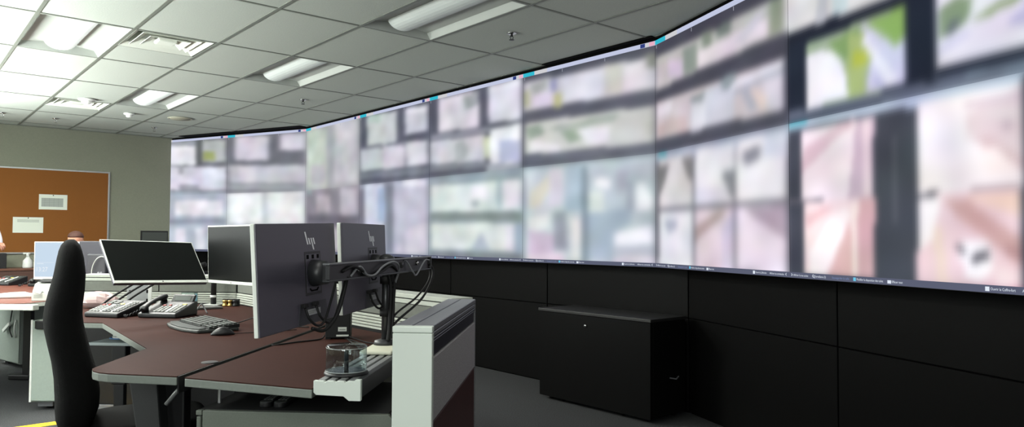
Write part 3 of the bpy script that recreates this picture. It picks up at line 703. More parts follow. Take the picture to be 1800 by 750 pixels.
# ---- steel cabinet under the side desk
ct = thing('steel_cabinet', 'grey green steel cabinet with vent slots under the side desk', 'cabinet', (-.955, 2.80, 0))
CH = .68; cx0, cx1, cy0, cy1 = -.345, .365, -.30, .26
MB().prism_xz([(cx0, .03), (cx1, .03), (cx1, CH-.035), (cx1-.03, CH-.004), (cx0, CH-.004)], cy0+.022, cy1).obj('body', mat('cabinet_black', (22, 23, 22), .6), ct)
MB().prism_xz([(cx0+.022, .05), (cx1, .05), (cx1, CH-.035), (cx1-.03, CH-.001), (cx0+.022, CH-.001)], cy0, cy0+.02).obj('door', M_cabinet, ct, bevel=.003)
MB().box(cx0, cx0+.016, cy0+.001, cy0+.018, .05, CH-.022).obj('hinge_strip', M_cabinet, ct, bevel=.004)
MB().box(cx0-.002, cx0+.02, cy0, cy0+.02, CH-.018, CH-.001).obj('hinge_cap', M_cabinet, ct, bevel=.003)
MB().box(cx0+.004, cx1-.034, cy0+.024, cy1, CH-.004, CH).obj('top', mat('cabinet_top', (15, 16, 16), .7), ct)
vs = MB().box(-.0022, .0022, -.001, .002, -.05, 0).mesh('vent_slot'); vs.materials.append(M_blackseam)
for i in range(26):
    link('vent_slot', vs, ct, loc=(.065+i*.0098, cy0-.0005, CH-.052))
for x in (cx0+.05, cx1-.05):
    for y in (cy0+.06, cy1-.06):
        MB().cyl((x, y, 0), (x, y, .031), .02, n=12).obj('foot', M_plastic, ct)

# ---- two remotes lying on it
def remote(x, y, rz, label):
    t = thing('remote_control', label, 'remote control', (x, y, CH), rz, 'remote controls')
    b = MB(); w, l, h = .044, .19, .018
    pl = [(-w/2, .02)] + [(-w/2+w/2*(1-math.cos(R(k*15))), .02-.02*math.sin(R(k*15))) for k in range(1, 12)] + [(w/2, .02), (w/2, l), (-w/2, l)]
    b.prism(pl, 0, h).obj('body', M_plastic, t, bevel=.004)
    MB().prism([(p[0]*.96, p[1]+.001) for p in pl[:13]] + [(w/2*.96, .034), (-w/2*.96, .034)], h, h+.0012).obj('end_plate', mat('remote_silver', (128, 130, 130), .3, metal=.6), t)
    k = MB()
    for j in range(8):
        for i in range(3): k.box(-.014+i*.0115-.0035, -.014+i*.0115+.0055, .05+j*.0155, .0585+j*.0155, h, h+.0025)
    o = k.obj('keys', M_keydark, t); o['kind'] = 'stuff'
remote(-1.080, 2.555, R(4), 'left one of the two black remote controls on the steel cabinet')
remote(-1.028, 2.553, R(3), 'right one of the two black remote controls on the steel cabinet')

# ---- dual monitor arm on the rail
at = thing('twin_monitor_stand', 'black twin monitor arm with pole clamped to the slatted rail', 'monitor stand', (-.77, 3.045, .826))
az = 1.168-.826
M_arm = mat('arm_black', (36, 37, 39), .42, spec=.5)
MB().box(-.055, .075, -.20, .06, .0, .014).obj('foot_plate', mat('cream_foot', (206, 206, 186), .5), at, bevel=.006)
MB().lathe([(0, .014), (.05, .014), (.045, .03), (.022, .036), (0, .036)], 24).obj('pole_collar', M_arm, at, smooth=True)
MB().cyl((0, 0, .014), (0, 0, az+.03), .0175, n=20).obj('pole', mat('pole_dark', (60, 61, 63), .3, metal=.6), at, smooth=True)
for z in (.13, .265):
    MB().cyl((0, 0, z), (0, 0, z+.03), .026, n=16).obj('cable_clip', M_rubber, at, smooth=True)

# cross bar: runs roughly along the backs of both monitors
bar_p = Vector((-.79, 2.33)); bar_q = Vector((-.665, 3.42)); be = (bar_q-bar_p).normalized(); BL = (bar_q-bar_p).length
bn = Vector((be.y, -be.x))                    # points to the right, toward the camera side
hub = Vector((-.77, 3.045))
bt_rot = math.atan2(be.y, be.x)
loc0 = bar_p - hub
bar = MB(); hgt = .030
# hollow frame bar: top rail, bottom rail, inner plate
prof = [(0, -hgt), (0, hgt), (BL, hgt*.62), (BL, -hgt*.62)]
def bar_part(poly, y0, y1, nm, m, parent, bev=.002):
    return MB().prism_xz(poly, y0, y1).obj(nm, m, parent, bevel=bev, loc=(loc0.x, loc0.y, az), rot=(0, 0, bt_rot))
bp = bar_part([(0, -.026), (.006, -.031), (BL-.01, -.031), (BL, -.024), (BL, .024), (BL-.01, .031), (.006, .031), (0, .026)], -.004, .010, 'cross_bar', mat('bar_dark', (34, 35, 37), .45), at)
rim = mat('bar_rim', (112, 114, 116), .35, metal=.6)
bar_part([(0, .024), (BL, .024), (BL, .031), (0, .031)], -.016, .010, 'bar_rim', rim, at)
bar_part([(0, -.031), (BL, -.031), (BL, -.024), (0, -.024)], -.016, .010, 'bar_rim', mat('bar_rim_dark', (58, 60, 62), .4, metal=.5), at)
for x0 in (0, BL-.007):
    bar_part([(x0, -.0235), (x0+.007, -.0235), (x0+.007, .0235), (x0, .0235)], -.016, .010, 'bar_end', M_arm, at)
hx = (hub-bar_p).dot(be)
for k, x in enumerate((.25, .30, hx+.20)):
    MB().lathe([(0, 0), (.010, 0), (.010, .006), (.006, .009), (0, .010)], 12).obj('screw_knob', M_chrome, at, smooth=True, loc=(loc0.x+be.x*x+bn.x*.004, loc0.y+be.y*x+bn.y*.004, az+(.004 if k != 1 else -.010)), rot=(R(90), 0, bt_rot))
MB().lathe([(0, -.035), (.03, -.035), (.036, -.02), (.036, .03), (.028, .038), (.012, .046), (0, .047)], 22).obj('hub', M_arm, at, smooth=True, loc=(bn.x*.0, bn.y*.0, az))
MB().cyl((0, 0, 0), (.052, -.012, -.004), .022, .012, n=14).obj('hub_handle', M_arm, at, smooth=True, loc=(bn.x*.02, bn.y*.02, az+.006))

# ---- monitors
M_logo = mat('logo_silver', (225, 226, 230), .3, metal=.15)
def hp_logo(parent, x, z, y, sx=1.15, sz=.56):
    k = .42     # strokes lean to the left going up
    for x0, z0, z1 in ((-.020, -.022, .056), (-.006, -.022, .018), (.009, -.056, .018), (.023, -.022, .018)):
        w = .0062
        pts = [(x0, z0), (x0+w, z0), (x0+w, z1), (x0, z1)]
        MB().prism_xz([(x+sx*px_-k*sz*pz_, z+sz*pz_) for px_, pz_ in pts], y-.0012, y+.0004).obj('logo', M_logo, parent)
def hp_monitor(label, loc, rot, lx):
    t = thing('computer_monitor', label, 'monitor', loc, tuple(R(a) for a in rot), 'pair of monitors on the twin arm')
    w, h = .535, .345
    MB().box(-w/2, w/2, .0, .006, -h/2, h/2).obj('back_cover', M_hpback, t, bevel=.003)
    MB().box(-w/2, w/2, .0065, .020, -h/2, h/2).obj('bezel', M_silver, t, bevel=.002)
    MB().box(-w/2+.008, w/2-.008, .0205, .0215, -h/2+.016, h/2-.008).obj('screen', M_screenoff, t)
    # recessed mount plate outline
    px, pz = lx+.01, .0
    MB().box(px-.058, px+.058, -.001, .0005, -.075, .075).obj('mount_recess', mat('recess_dark', (26, 26, 30), .5), t)
    MB().box(px-.050, px+.050, -.0016, .0, -.066, .066).obj('mount_plate', M_hpback, t, bevel=.001)
    for i in range(3):
        MB().box(px-.046+i*.037, px-.030+i*.037, -.0021, -.001, .050, .064).obj('mount_slot', M_blackseam, t)
    MB().tube([(px-.03, -.002, -.052), (px-.02, -.002, -.060), (px+.02, -.002, -.060), (px+.03, -.002, -.052)], .003, 6).obj('release_tab', M_blackseam, t)
    # connector bay
    MB().prism_xz([(px-.100, -.098), (px+.085, -.098), (px+.105, -h/2+.004), (px-.118, -h/2+.004)], -.0012, .0005).obj('connector_bay', mat('bay_dark', (46, 46, 54), .5), t)
    MB().box(px-.098, px-.070, -.016, -.001, -.112, -.099).obj('connector', M_rubber, t, bevel=.002)
    MB().box(px-.020, px+.006, -.016, -.001, -.112, -.099).obj('connector', M_rubber, t, bevel=.002)
    MB().box(px-.052, px+.040, -.0022, -.001, -.142, -.122).obj('rating_label', mat('label_grey', (172, 174, 178), .6), t)
    for i in range(2):
        MB().box(px-.046, px+.02-.03*i, -.0026, -.002, -.130-.006*i, -.128-.006*i).obj('label_print', M_ink, t)
    hp_logo(t, lx-.006, .112, .0)
    # round swivel joint joining it to the arm
    MB().cyl((px, -.002, .0), (px, -.052, .0), .047, .040, n=24).obj('swivel_joint', M_arm, t, smooth=True)
    MB().cyl((px, -.052, .0), (px, -.085, .0), .026, .022, n=20).obj('swivel_neck', rim, t, smooth=True)
    # two short cables hanging from the connectors
    for x in (px-.084, px-.007):
        MB().tube(bez([(x, -.010, -.112), (x+.004, -.022, -.150), (x+.035, -.034, -.176), (x+.075, -.040, -.165), (x+.11, -.050, -.10), (x+.13, -.070, -.01)]), .0045, 8).obj('cable', M_rubber, t, smooth=True)
    return t
hp_monitor('black backed monitor nearest the camera, left of the pair on the twin arm', (-.904, 2.425, 1.157), (-2.7, -1.5, 82.5), .075)
hp_monitor('farther black backed monitor, right of the pair on the twin arm, beside the pole', (-.832, 2.965, 1.167), (-2.3, -.2, 87.0), .075)
# loose cables of the arm
def cable(label, pts, r, m=M_rubber, name='cable', group='cables of the twin monitor arm'):
    p0 = Vector(pts[0]); o = MB().tube(bez([Vector(p)-p0 for p in pts]), r, 8).obj(name, m, None, smooth=True, loc=p0)
    return tag(o, label, 'cable', group)
zc = 1.168
cable('black cable looping from the far end of the arm bar down to the pole', [(-.700, 3.33, zc), (-.655, 3.42, zc-.012), (-.645, 3.42, zc-.07), (-.675, 3.32, zc-.16), (-.735, 3.12, zc-.235), (-.752, 3.02, zc-.27)], .0055)
cable('second black cable looping from the bar end down to the pole', [(-.700, 3.34, zc-.005), (-.662, 3.41, zc-.02), (-.658, 3.40, zc-.08), (-.69, 3.28, zc-.15), (-.738, 3.10, zc-.205), (-.752, 3.02, zc-.25)], .0045)
cable('thick black cable bundle tied along the arm pole', [(-.752, 3.02, zc-.03), (-.742, 3.018, zc-.08), (-.742, 3.016, zc-.16), (-.745, 3.012, zc-.26), (-.75, 3.01, .86)], .0095)
cable('thin black cable running down beside the pole bundle', [(-.77, 3.02, zc-.0), (-.728, 3.010, zc-.05), (-.728, 3.008, zc-.15), (-.732, 3.008, zc-.27), (-.74, 3.01, .87)], .006)
gl = mat('grey_cable', (120, 122, 126), .45)
cable('grey cable weaving along the arm bar to the pole', [(-.763, 2.52, zc-.02), (-.745, 2.57, zc+.012), (-.735, 2.63, zc-.02), (-.725, 2.70, zc-.022), (-.715, 2.78, zc+.006), (-.70, 2.88, zc+.02), (-.70, 2.98, zc-.005), (-.722, 3.01, zc-.07)], .004, gl)
cable('black cable woven through the long half of the arm bar', [(-.770, 2.45, zc+.0), (-.755, 2.52, zc+.014), (-.742, 2.60, zc-.004), (-.735, 2.68, zc-.026), (-.722, 2.78, zc-.014), (-.712, 2.90, zc+.006), (-.715, 3.0, zc-.03), (-.735, 3.015, zc-.09)], .006)
cable('grey cable drooping in waves under the short half of the arm bar', [(-.722, 3.03, zc-.06), (-.70, 3.07, zc+.02), (-.675, 3.13, zc-.03), (-.672, 3.19, zc-.045), (-.655, 3.28, zc+.012), (-.65, 3.36, zc+.014)], .0035, gl)
cable('black power cable hanging from the near monitor up to the arm bar', [(-.845, 2.37, .985), (-.815, 2.41, .975), (-.790, 2.46, 1.02), (-.775, 2.49, 1.10), (-.768, 2.50, zc-.02)], .006)

# ---- small black box with labels on the side desk
bt = thing('power_box', 'small black box with white labels on the side desk under the monitors', 'box', (-1.115, 3.50, DZ), R(12))
MB().box(-.058, .058, -.05, .05, .006, .155).obj('body', M_rubber, bt, bevel=.004)
MB().box(.002, .042, -.052, -.0505, .038, .058).obj('label', M_offwhite, bt)
MB().box(.008, .036, -.0526, -.052, .044, .049).obj('label_print', M_ink, bt)
MB().box(-.006, .052, -.052, -.0505, .014, .022).obj('label', M_offwhite, bt)
for x in (-.045, .045):
    MB().box(x-.012, x+.012, -.045, .045, 0, .006).obj('foot', M_rubber, bt)
zd = DZ+.004
for lb, pts in (('thin black cable trailing over the side desk behind the disc spindle', [(-1.055, 3.46, zd+.01), (-1.0, 3.43, zd), (-.93, 3.34, zd), (-.86, 3.30, zd), (-.83, 3.26, zd+.002)]),
                ('second thin cable crossing the side desk towards the pole', [(-1.055, 3.44, zd), (-.98, 3.35, zd), (-.92, 3.22, zd), (-.86, 3.18, zd), (-.832, 3.17, zd)]),
                ('third thin cable on the side desk near the pole foot', [(-1.05, 3.43, zd), (-.95, 3.24, zd), (-.90, 3.12, zd), (-.86, 3.08, zd), (-.832, 3.06, zd)])):
    cable(lb, pts, .0028, group='thin cables on the side desk')
cable('black cable running from the gap between the desks to the black box', [(-1.33, 3.22, zd-.003), (-1.29, 3.25, zd), (-1.25, 3.32, zd), (-1.18, 3.42, zd), (-1.175, 3.47, zd+.01)], .0035, group='thin cables on the side desk')

# ---- the two monitors of the corner desk
def desk_monitor(label, loc, rot, h=.33):
    t = thing('computer_monitor', label, 'monitor', loc, tuple(R(a) for a in rot), 'monitors of the corner desk')
    w = .535
    MB().box(-w/2, w/2, .0, .007, -h/2, h/2).obj('bezel', M_silver, t, bevel=.002)
    MB().box(-w/2+.006, w/2-.006, -.0012, -.0002, -h/2+.018, h/2-.007).obj('screen', M_screenoff, t)
    MB().box(-.004, .004, -.0012, -.0003, -h/2+.006, -h/2+.011).obj('logo', M_plastic, t)
    MB().box(-w/2+.002, w/2-.002, .0075, .026, -h/2+.002, h/2-.002).obj('back_cover', M_hpback, t, bevel=.004)
    MB().box(-.11, .11, .0265, .045, -.09, .09).obj('back_bulge', M_hpback, t, bevel=.008)
    return t
tm = desk_monitor('wide dark monitor tilted far back above the desk phones', (-2.415, 4.136, 1.141), (-44.2, 1.9, 54.4))
pm = desk_monitor('upright dark monitor with silver chin left of the twin arm monitors', (-1.899, 4.004, 1.185), (1.5, -.3, -36.8))
# stands
st = thing('monitor_stand', 'light grey upright bracket stand under the tilted monitor', 'monitor stand', (-2.93, 4.83, DZ), R(25))
MB().box(-.075, .075, -.01, .01, .0, .20).obj('upright', mat('stand_grey', (164, 168, 168), .4, metal=.3), st, bevel=.002)
MB().box(.055, .078, -.016, -.0105, .0, .20).obj('flange', M_white, st, bevel=.002)
for z in (.04, .10, .16):
    for x in (-.062, .044):
        MB().box(x, x+.012, -.0112, -.009, z, z+.022).obj('slot', M_blackseam, st)
MB().box(-.09, .09, -.09, .09, 0, .008).obj('foot', M_alu, st, bevel=.002)
MB().tube([(.0, .012, .18), (.20, -.05, .24), (.42, -.18, .30)], .016, 10).obj('arm', M_plastic, st, smooth=True)
ps = thing('monitor_stand', 'black pole stand with white tie under the upright monitor', 'monitor stand', (-2.53, 5.08, DZ))
MB().cyl((0, 0, .01), (0, 0, .36), .019, n=16).obj('pole', M_plastic, ps, smooth=True)
MB().cyl((0, 0, .056), (0, 0, .072), .0225, n=16).obj('cable_tie', M_white, ps, smooth=True)
MB().box(-.06, .06, -.06, .06, 0, .010).obj('foot', mat('stand_foot', (150, 152, 148), .45), ps, bevel=.003)
MB().tube([(0, 0, .34), (.28, -.5, .36), (.58, -.98, .38)], .017, 10).obj('arm', M_plastic, ps, smooth=True)

# ================================================================== ON THE CORNER DESK
def desk_phone(label, loc, rz, green=False, handset=True, display=True, group='desk phones'):
    t = thing('desk_phone', label, 'phone', loc, rz, group)
    w, l = .25, .23
    z0, z1 = .028, .088
    sl = (z1-z0)/l
    b = MB().add([(-w/2, 0, 0), (w/2, 0, 0), (w/2, l, 0), (-w/2, l, 0), (-w/2, 0, z0), (w/2, 0, z0), (w/2, l, z1), (-w/2, l, z1)],
                 [(3,2,1,0), (4,5,6,7), (0,1,5,4), (1,2,6,5), (2,3,7,6), (3,0,4,7)])
    b.obj('body', M_phone, t, bevel=.008)
    def keys(x0, x1, y0, y1, nx, ny, nm, m, gap=.3):
        k = MB(); dx = (x1-x0)/nx; dy = (y1-y0)/ny
        for i in range(nx):
            for j in range(ny):
                xa = x0+i*dx+dx*gap/2; xb = x0+(i+1)*dx-dx*gap/2; ya = y0+j*dy+dy*gap/2; yb = y0+(j+1)*dy-dy*gap/2
                za = z0+sl*ya; zb = z0+sl*yb
                k.add([(xa, ya, za), (xb, ya, za), (xb, yb, zb), (xa, yb, zb), (xa, ya, za+.005), (xb, ya, za+.005), (xb, yb, zb+.005), (xa, yb, zb+.005)],
                      [(3,2,1,0), (4,5,6,7), (0,1,5,4), (1,2,6,5), (2,3,7,6), (3,0,4,7)])
        o = k.obj(nm, m, t); o['kind'] = 'stuff'; return o
    xk = -.045 if handset else -.115
    keys(xk, xk+.075, .02, .115, 3, 5, 'keypad', M_key)
    keys(xk+.082, xk+.100, .02, .14, 1, 1, 'line_strip', M_white, .1)
    keys(xk+.104, xk+.158, .02, .14, 2, 6, 'line_keys', M_key if handset else M_keydark)
    keys(xk+.0, xk+.022, .122, .138, 1, 1, 'red_key', M_red, .1)
    keys(xk+.04, xk+.056, .128, .142, 1, 1, 'red_key', M_red, .1)
    keys(xk+.118, xk+.146, .145, .157, 1, 1, 'name_strip', M_yellow, .1)
    if not handset:
        keys(xk+.165, xk+.178, .02, .19, 1, 1, 'line_strip', M_white, .1); keys(xk+.182, xk+.225, .02, .19, 2, 8, 'line_keys', M_keydark)
        keys(xk, xk+.10, .15, .20, 2, 2, 'line_keys', M_keydark)
    if display:
        d = thing_part('display_flap', t, (.035, l-.035, z1-.012), (R(-38), 0, 0))
        MB().box(-.075, .075, 0, .016, 0, .062).obj('flap_shell', M_phone, d, bevel=.006)
        MB().box(-.052, .052, -.0015, -.0002, .016, .046).obj('lcd', M_lcdgreen if green else M_lcd, d)
    if handset:
        h = MB(); n = 14
        path = [(-.092, .0, .050), (-.092, .03, .066), (-.092, .08, .085), (-.092, .14, .100), (-.092, .19, .110), (-.092, .225, .112)]
        rings = []
        P = bez(path, 3); K = len(P)
        for i, p in enumerate(P):
            s_ = abs(i/(K-1)-.5)*2; ww = .020+.010*s_**3; hh = .012+.006*s_**3
            if i in (0, K-1): ww *= .6; hh *= .6
            rings.append([(p.x+ww*math.cos(2*math.pi*j/n), p.y, p.z+hh*math.sin(2*math.pi*j/n)) for j in range(n)])
        h.rings(rings); h.obj('handset', M_plastic, t, smooth=True)
        MB().cyl((-.092, .025, .035), (-.092, .025, .062), .022, .020, n=16).obj('mouthpiece', M_plastic, t, smooth=True)
        MB().cyl((-.092, .205, .085), (-.092, .205, .105), .022, .020, n=16).obj('earpiece', M_plastic, t, smooth=True)
        c = []
        base = bez([(-.092, -.005, .048), (-.12, -.03, .03), (-.15, -.055, .012), (-.18, -.04, .012), (-.19, .0, .010)], 9)
        for i, p in enumerate(base):
            c.append(p+Vector((0, .007*math.cos(i*1.6), .007*math.sin(i*1.6)+.002)))
        MB().tube(bez(c, 3), .0028, 6).obj('coiled_cord', M_plastic, t, smooth=True)
    return t
def thing_part(name, parent, loc, rot):
    # a hinged part: small hinge bar mesh that carries its pieces
    o = MB().cyl((-.07, .008, .0), (.07, .008, .0), .006, n=10).obj(name, M_phone, parent, loc=loc, rot=rot)
    return o
desk_phone('black desk phone with handset and raised display on the corner desk', (-2.46, 4.235, DZ), R(-4))
desk_phone('black desk phone without visible handset, left of the other on the corner desk', (-2.80, 4.22, DZ), R(-12), handset=False, display=False)

kb = thing('keyboard', 'black curved keyboard with wrist rest on the corner desk', 'keyboard', (-2.035, 3.725, DZ), R(-43.6))
outline = [(-.235, .02), (-.21, .0), (-.10, -.022), (.02, -.028), (.12, -.024), (.19, -.006), (.238, .01), (.245, .06), (.240, .215), (.20, .232), (-.20, .232), (-.238, .21), (-.245, .07)]
MB().prism(outline, 0, .018).obj('body', M_kb, kb, bevel=.007, seg=3)
rest = [(-.225, .022), (-.10, -.012), (.03, -.018), (.18, -.002), (.225, .022), (.222, .058), (.05, .046), (-.10, .05), (-.222, .062)]
MB().prism(rest, .018, .024).obj('wrist_rest', mat('wrist_rest', (54, 58, 56), .7), kb, bevel=.004)
MB().add([(-.235, .066, .018), (.235, .066, .018), (.235, .222, .018), (-.235, .222, .018), (-.235, .066, .022), (.235, .066, .022), (.235, .222, .036), (-.235, .222, .036)],
         [(3,2,1,0), (4,5,6,7), (0,1,5,4), (1,2,6,5), (2,3,7,6), (3,0,4,7)]).obj('key_bed', M_rubber, kb)
k = MB(); kd = MB()
for j in range(6):
    for i in range(21):
        if i in (15,) or (j == 0 and 5 <= i <= 8 and i != 5): continue
        x0 = -.228+i*.0218; y0 = .071+j*.0248; z = .022+(y0-.066)*.0897
        wk = .0165 if not (j == 0 and i == 5) else .0165+.0218*3
        (k if (i+j) % 9 else kd).box(x0, x0+wk, y0, y0+.0175, z, z+.008)
o = k.obj('keys', M_keydark, kb); o['kind'] = 'stuff'
o = kd.obj('keys', M_plastic, kb); o['kind'] = 'stuff'
lg = MB()
for j in range(6):
    for i in range(21):
        if i == 15: continue
        x0 = -.228+i*.0218; y0 = .071+j*.0248; z = .0305+(y0-.066)*.0897
        lg.box(x0+.004, x0+.010, y0+.006, y0+.013, z, z+.0006)
o = lg.obj('key_legends', mat('legend', (205, 208, 204), .6), kb); o['kind'] = 'stuff'

ms = thing('computer_mouse', 'black computer mouse in front of the keyboard', 'mouse', (-1.715, 3.545, DZ), R(28))
rings = []
for i in range(13):
    f = i/12; x = -.056+.112*f; pr = math.sin(math.pi*min(.985, max(.015, f)))**.55
    ww = .031*pr; hh = .036*pr*(.82+.25*math.sin(math.pi*(1-f)))
    rings.append([(x, ww*math.cos(R(a)), .002+max(0, hh*math.sin(R(a)))) if a <= 180 else (x, ww*math.cos(R(a)), .002) for a in range(0, 360, 20)])
MB().rings(rings).obj('shell', M_plastic, ms, smooth=True)
MB().cyl((.026, -.004, .030), (.026, .004, .030), .008, n=12).obj('scroll_wheel', M_rubber, ms)
MB().tube(bez([(.056, 0, .006), (.10, .01, .004), (.18, .02, .004), (.28, .03, .004), (.36, .05, .004)]), .002, 6).obj('cord', M_rubber, ms, smooth=True)

def card_holder():
    t = thing('card_holder', 'clear acrylic stand holding a printed white card behind the phone', 'card holder', (-2.66, 4.99, DZ), R(10))
    MB().box(-.055, .055, -.02, .03, 0, .004).obj('foot', M_clear, t)
    MB().box(-.055, .055, -.004, -.001, .004, .10).obj('front_sheet', M_clear, t)
    MB().box(-.055, .055, .006, .009, .004, .10).obj('back_sheet', M_clear, t)
    MB().box(-.052, .03, .0005, .003, .005, .092).obj('card', M_paper, t)
    for i in range(4):
        MB().box(-.03, .024, -.0005, .0004, .080-i*.012, .082-i*.012).obj('print_line', M_ink, t)
    MB().box(.036, .052, .001, .0035, .005, .088).obj('card', mat('blue_card', (150, 190, 205), .5), t)
card_holder()
fo = thing('folder', 'thin dark folder lying behind the keyboard', 'folder', (-2.50, 4.78, DZ), R(42))
MB().box(-.16, .16, -.05, .05, 0, .006).obj('cover', M_plastic, fo, bevel=.002)
MB().box(-.158, .158, -.047, .048, .0062, .011).obj('pages', mat('page_grey', (150, 150, 144), .8), fo)
MB().box(-.16, .16, -.05, .05, .0112, .014).obj('cover', mat('folder_top', (70, 72, 70), .5), fo, bevel=.001)
cable('grey cable end arching over the dark folder', [(-2.36, 4.50, zd), (-2.35, 4.52, zd+.03), (-2.34, 4.54, zd+.055), (-2.32, 4.54, zd+.03), (-2.29, 4.52, zd)], .004, gl, group='cables on the corner desk')
cp = thing('cable_plug', 'black plug of the keyboard cable lying behind the keyboard', 'plug', (-2.11, 4.18, DZ), R(20))
MB().box(-.035, .035, -.012, .012, 0, .018).obj('body', M_rubber, cp, bevel=.004)
MB().box(.035, .05, -.006, .006, .005, .013).obj('tip', M_chrome, cp)
cable('keyboard cable curving from the plug across the desk', [(-2.07, 4.19, zd+.004), (-2.0, 4.18, zd), (-1.92, 4.05, zd), (-1.87, 3.98, zd), (-1.82, 3.95, zd)], .0025, group='cables on the corner desk')
cable('black cable humping up beside the keyboard towards the monitors', [(-1.86, 3.98, zd), (-1.82, 4.0, zd+.012), (-1.74, 4.02, zd+.035), (-1.66, 3.98, zd+.015), (-1.52, 3.90, zd), (-1.40, 3.88, zd)], .003, group='cables on the corner desk')
br = thing('brass_clamp', 'small brass coloured clamp at the foot of the pole stand', 'clamp', (-2.385, 5.03, DZ), R(5))
for x in (-.035, .0, .035):
    MB().lathe([(0, 0), (.018, 0), (.018, .01), (.013, .014), (.013, .03), (.017, .034), (.015, .042), (0, .043)], 14, (x, 0, 0)).obj('bolt', M_brass if x < .03 else M_plastic, br, smooth=True)
MB().box(-.06, .06, .02, .03, 0, .05).obj('plate', M_plastic, br, bevel=.002)
# tissue and wires below the tilted monitor
def lump(name, label, cat, loc, rad, m, seed):
    rnd = random.Random(seed); mb = MB(); rings = []
    for i in range(9):
        a = math.pi*(i+.15)/8.6; row = []
        for j in range(14):
            q = 1+rnd.uniform(-.16, .16); row.append((rad[0]*math.sin(a)*math.cos(2*math.pi*j/14)*q, rad[1]*math.sin(a)*math.sin(2*math.pi*j/14)*q, rad[2]*(1-math.cos(a))/2*2*(q if i < 7 else 1)))
        rings.append(row)
    mb.rings(rings[::-1]); o = mb.obj(name, m, None, smooth=False, loc=loc); return tag(o, label, cat)
lump('crumpled_cloth', 'pale pink crumpled cloth under the tilted monitor', 'cloth', (-3.20, 4.80, DZ+.002), (.14, .07, .055), M_pink, 3)
for i in range(3):
    cable(('leftmost', 'middle', 'rightmost')[i]+' of the dark cables slanting behind the left desk phone', [(-3.05+.07*i, 4.55, zd+.0), (-3.0+.07*i, 4.6, zd+.07), (-2.92+.07*i, 4.66, zd+.14), (-2.84+.07*i, 4.72, zd+.20)], .007, group='cables behind the left phone')

# keyboard shelf below the user edge with cables
sh = thing('under_desk_shelf', 'grey shelf with coiled cables under the corner desk edge', 'shelf', (-2.56, 4.22, 0))
MB().box(-.22, .22, -.14, .20, .655, .672).obj('board', mat('shelf_grey', (150, 160, 160), .5), sh, bevel=.003)
for x in (-.21, .19):
    MB().box(x, x+.02, .10, .18, .672, .765).obj('hanger', M_plastic, sh)
def coil(label, loc, r, m, n=4, rr=.006):
    pts = []
    for i in range(n*16+1):
        a = 2*math.pi*i/16; q = r*(1-.05*math.floor(i/16)); pts.append((q*1.25*math.cos(a), q*math.sin(a), .012+.012*(i/16)))
    return tag(MB().tube(pts, rr, 6).obj('cable_coil', m, None, smooth=True, loc=loc), label, 'cable')
coil('white coiled cable on the shelf under the corner desk', (-2.62, 4.20, .672), .06, M_white)
coil('blue network cable looped on the shelf under the corner desk', (-2.60, 4.17, .672), .075, M_blue, 1, .004)

# ================================================================== CHAIR
ch = thing('office_chair', 'black fabric high back office chair seen from the side at the corner desk', 'chair', (-2.135, 3.03, 0), R(34.8))
rows = [(418,124,134,.10),(421,117,139,.14),(428,111,145,.175),(438,107,149,.195),(452,104,153,.21),(480,99,157,.22),(510,91,156,.225),(535,85,153,.23),(555,83,153,.23),(575,85,156,.235),
        (600,91,163,.235),(630,99,172,.235),(660,104,182,.235),(690,106,188,.23),(715,107,187,.225),(735,109,180,.21),(748,114,170,.19),(756,124,158,.15)]
rings = []
for y, xl, xr, hwid in rows:
    z = 1.28-(y-413.8)*.00237; a = (xl-135)*.00205; b = (xr-135)*.00205; cxx = (a+b)/2; rx = (b-a)/2
    ring = []
    for j in range(28):
        th = 2*math.pi*j/28; ce, se = math.cos(th), math.sin(th); e_ = .72
        ring.append((cxx+rx*abs(ce)**e_*math.copysign(1, ce), hwid*abs(se)**.55*math.copysign(1, se), z))
    rings.append(ring)
MB().rings(rings).obj('backrest', M_chair, ch, smooth=True)
srings = []
for z, k_ in ((.40, .86), (.405, .95), (.43, 1.0), (.47, 1.0), (.49, .96), (.497, .86)):
    srings.append([(.30+.25*k_*abs(math.cos(2*math.pi*j/28))**.5*math.copysign(1, math.cos(2*math.pi*j/28)), .25*k_*abs(math.sin(2*math.pi*j/28))**.5*math.copysign(1, math.sin(2*math.pi*j/28)), z) for j in range(28)])
MB().rings(srings).obj('seat', M_chair, ch, smooth=True)
MB().tube([(.02, 0, .52), (.0, 0, .42), (.10, 0, .38), (.25, 0, .38)], .025, 10).obj('back_support', M_plastic, ch, smooth=True)
MB().cyl((.28, 0, .08), (.28, 0, .40), .028, n=16).obj('gas_column', M_plastic, ch, smooth=True)
for k_ in range(5):
    a = R(72*k_+20); e = (.28+.29*math.cos(a), .29*math.sin(a))
    MB().tube([(.28, 0, .10), (e[0], e[1], .075)], [.026, .016], 8).obj('base_arm', M_plastic, ch, smooth=True)
    MB().cyl((e[0]-.015*math.sin(a), e[1]+.015*math.cos(a), .0285), (e[0]+.015*math.sin(a), e[1]-.015*math.cos(a), .0285), .0285, n=14).obj('caster', M_rubber, ch, smooth=True)
tape = MB().prism([(-3.72, 4.60), (-3.05, 5.30), (-3.13, 5.36), (-3.80, 4.66)], .0, .002)
ox, oy = -3.4, 5.0
tape.v = [(x-ox, y-oy, z) for x, y, z in tape.v]
tag(tape.obj('floor_tape', M_yel, None, loc=(ox, oy, 0)), 'yellow tape strip on the carpet behind the office chair', 'floor tape')

# ================================================================== BLACK CABINET AT THE WALL
X, Y = rm(4.08, 3.30)
bc = thing('storage_cabinet', 'low black storage cabinet standing against the wall under the screens', 'cabinet', (X, Y, 0), ROOM)
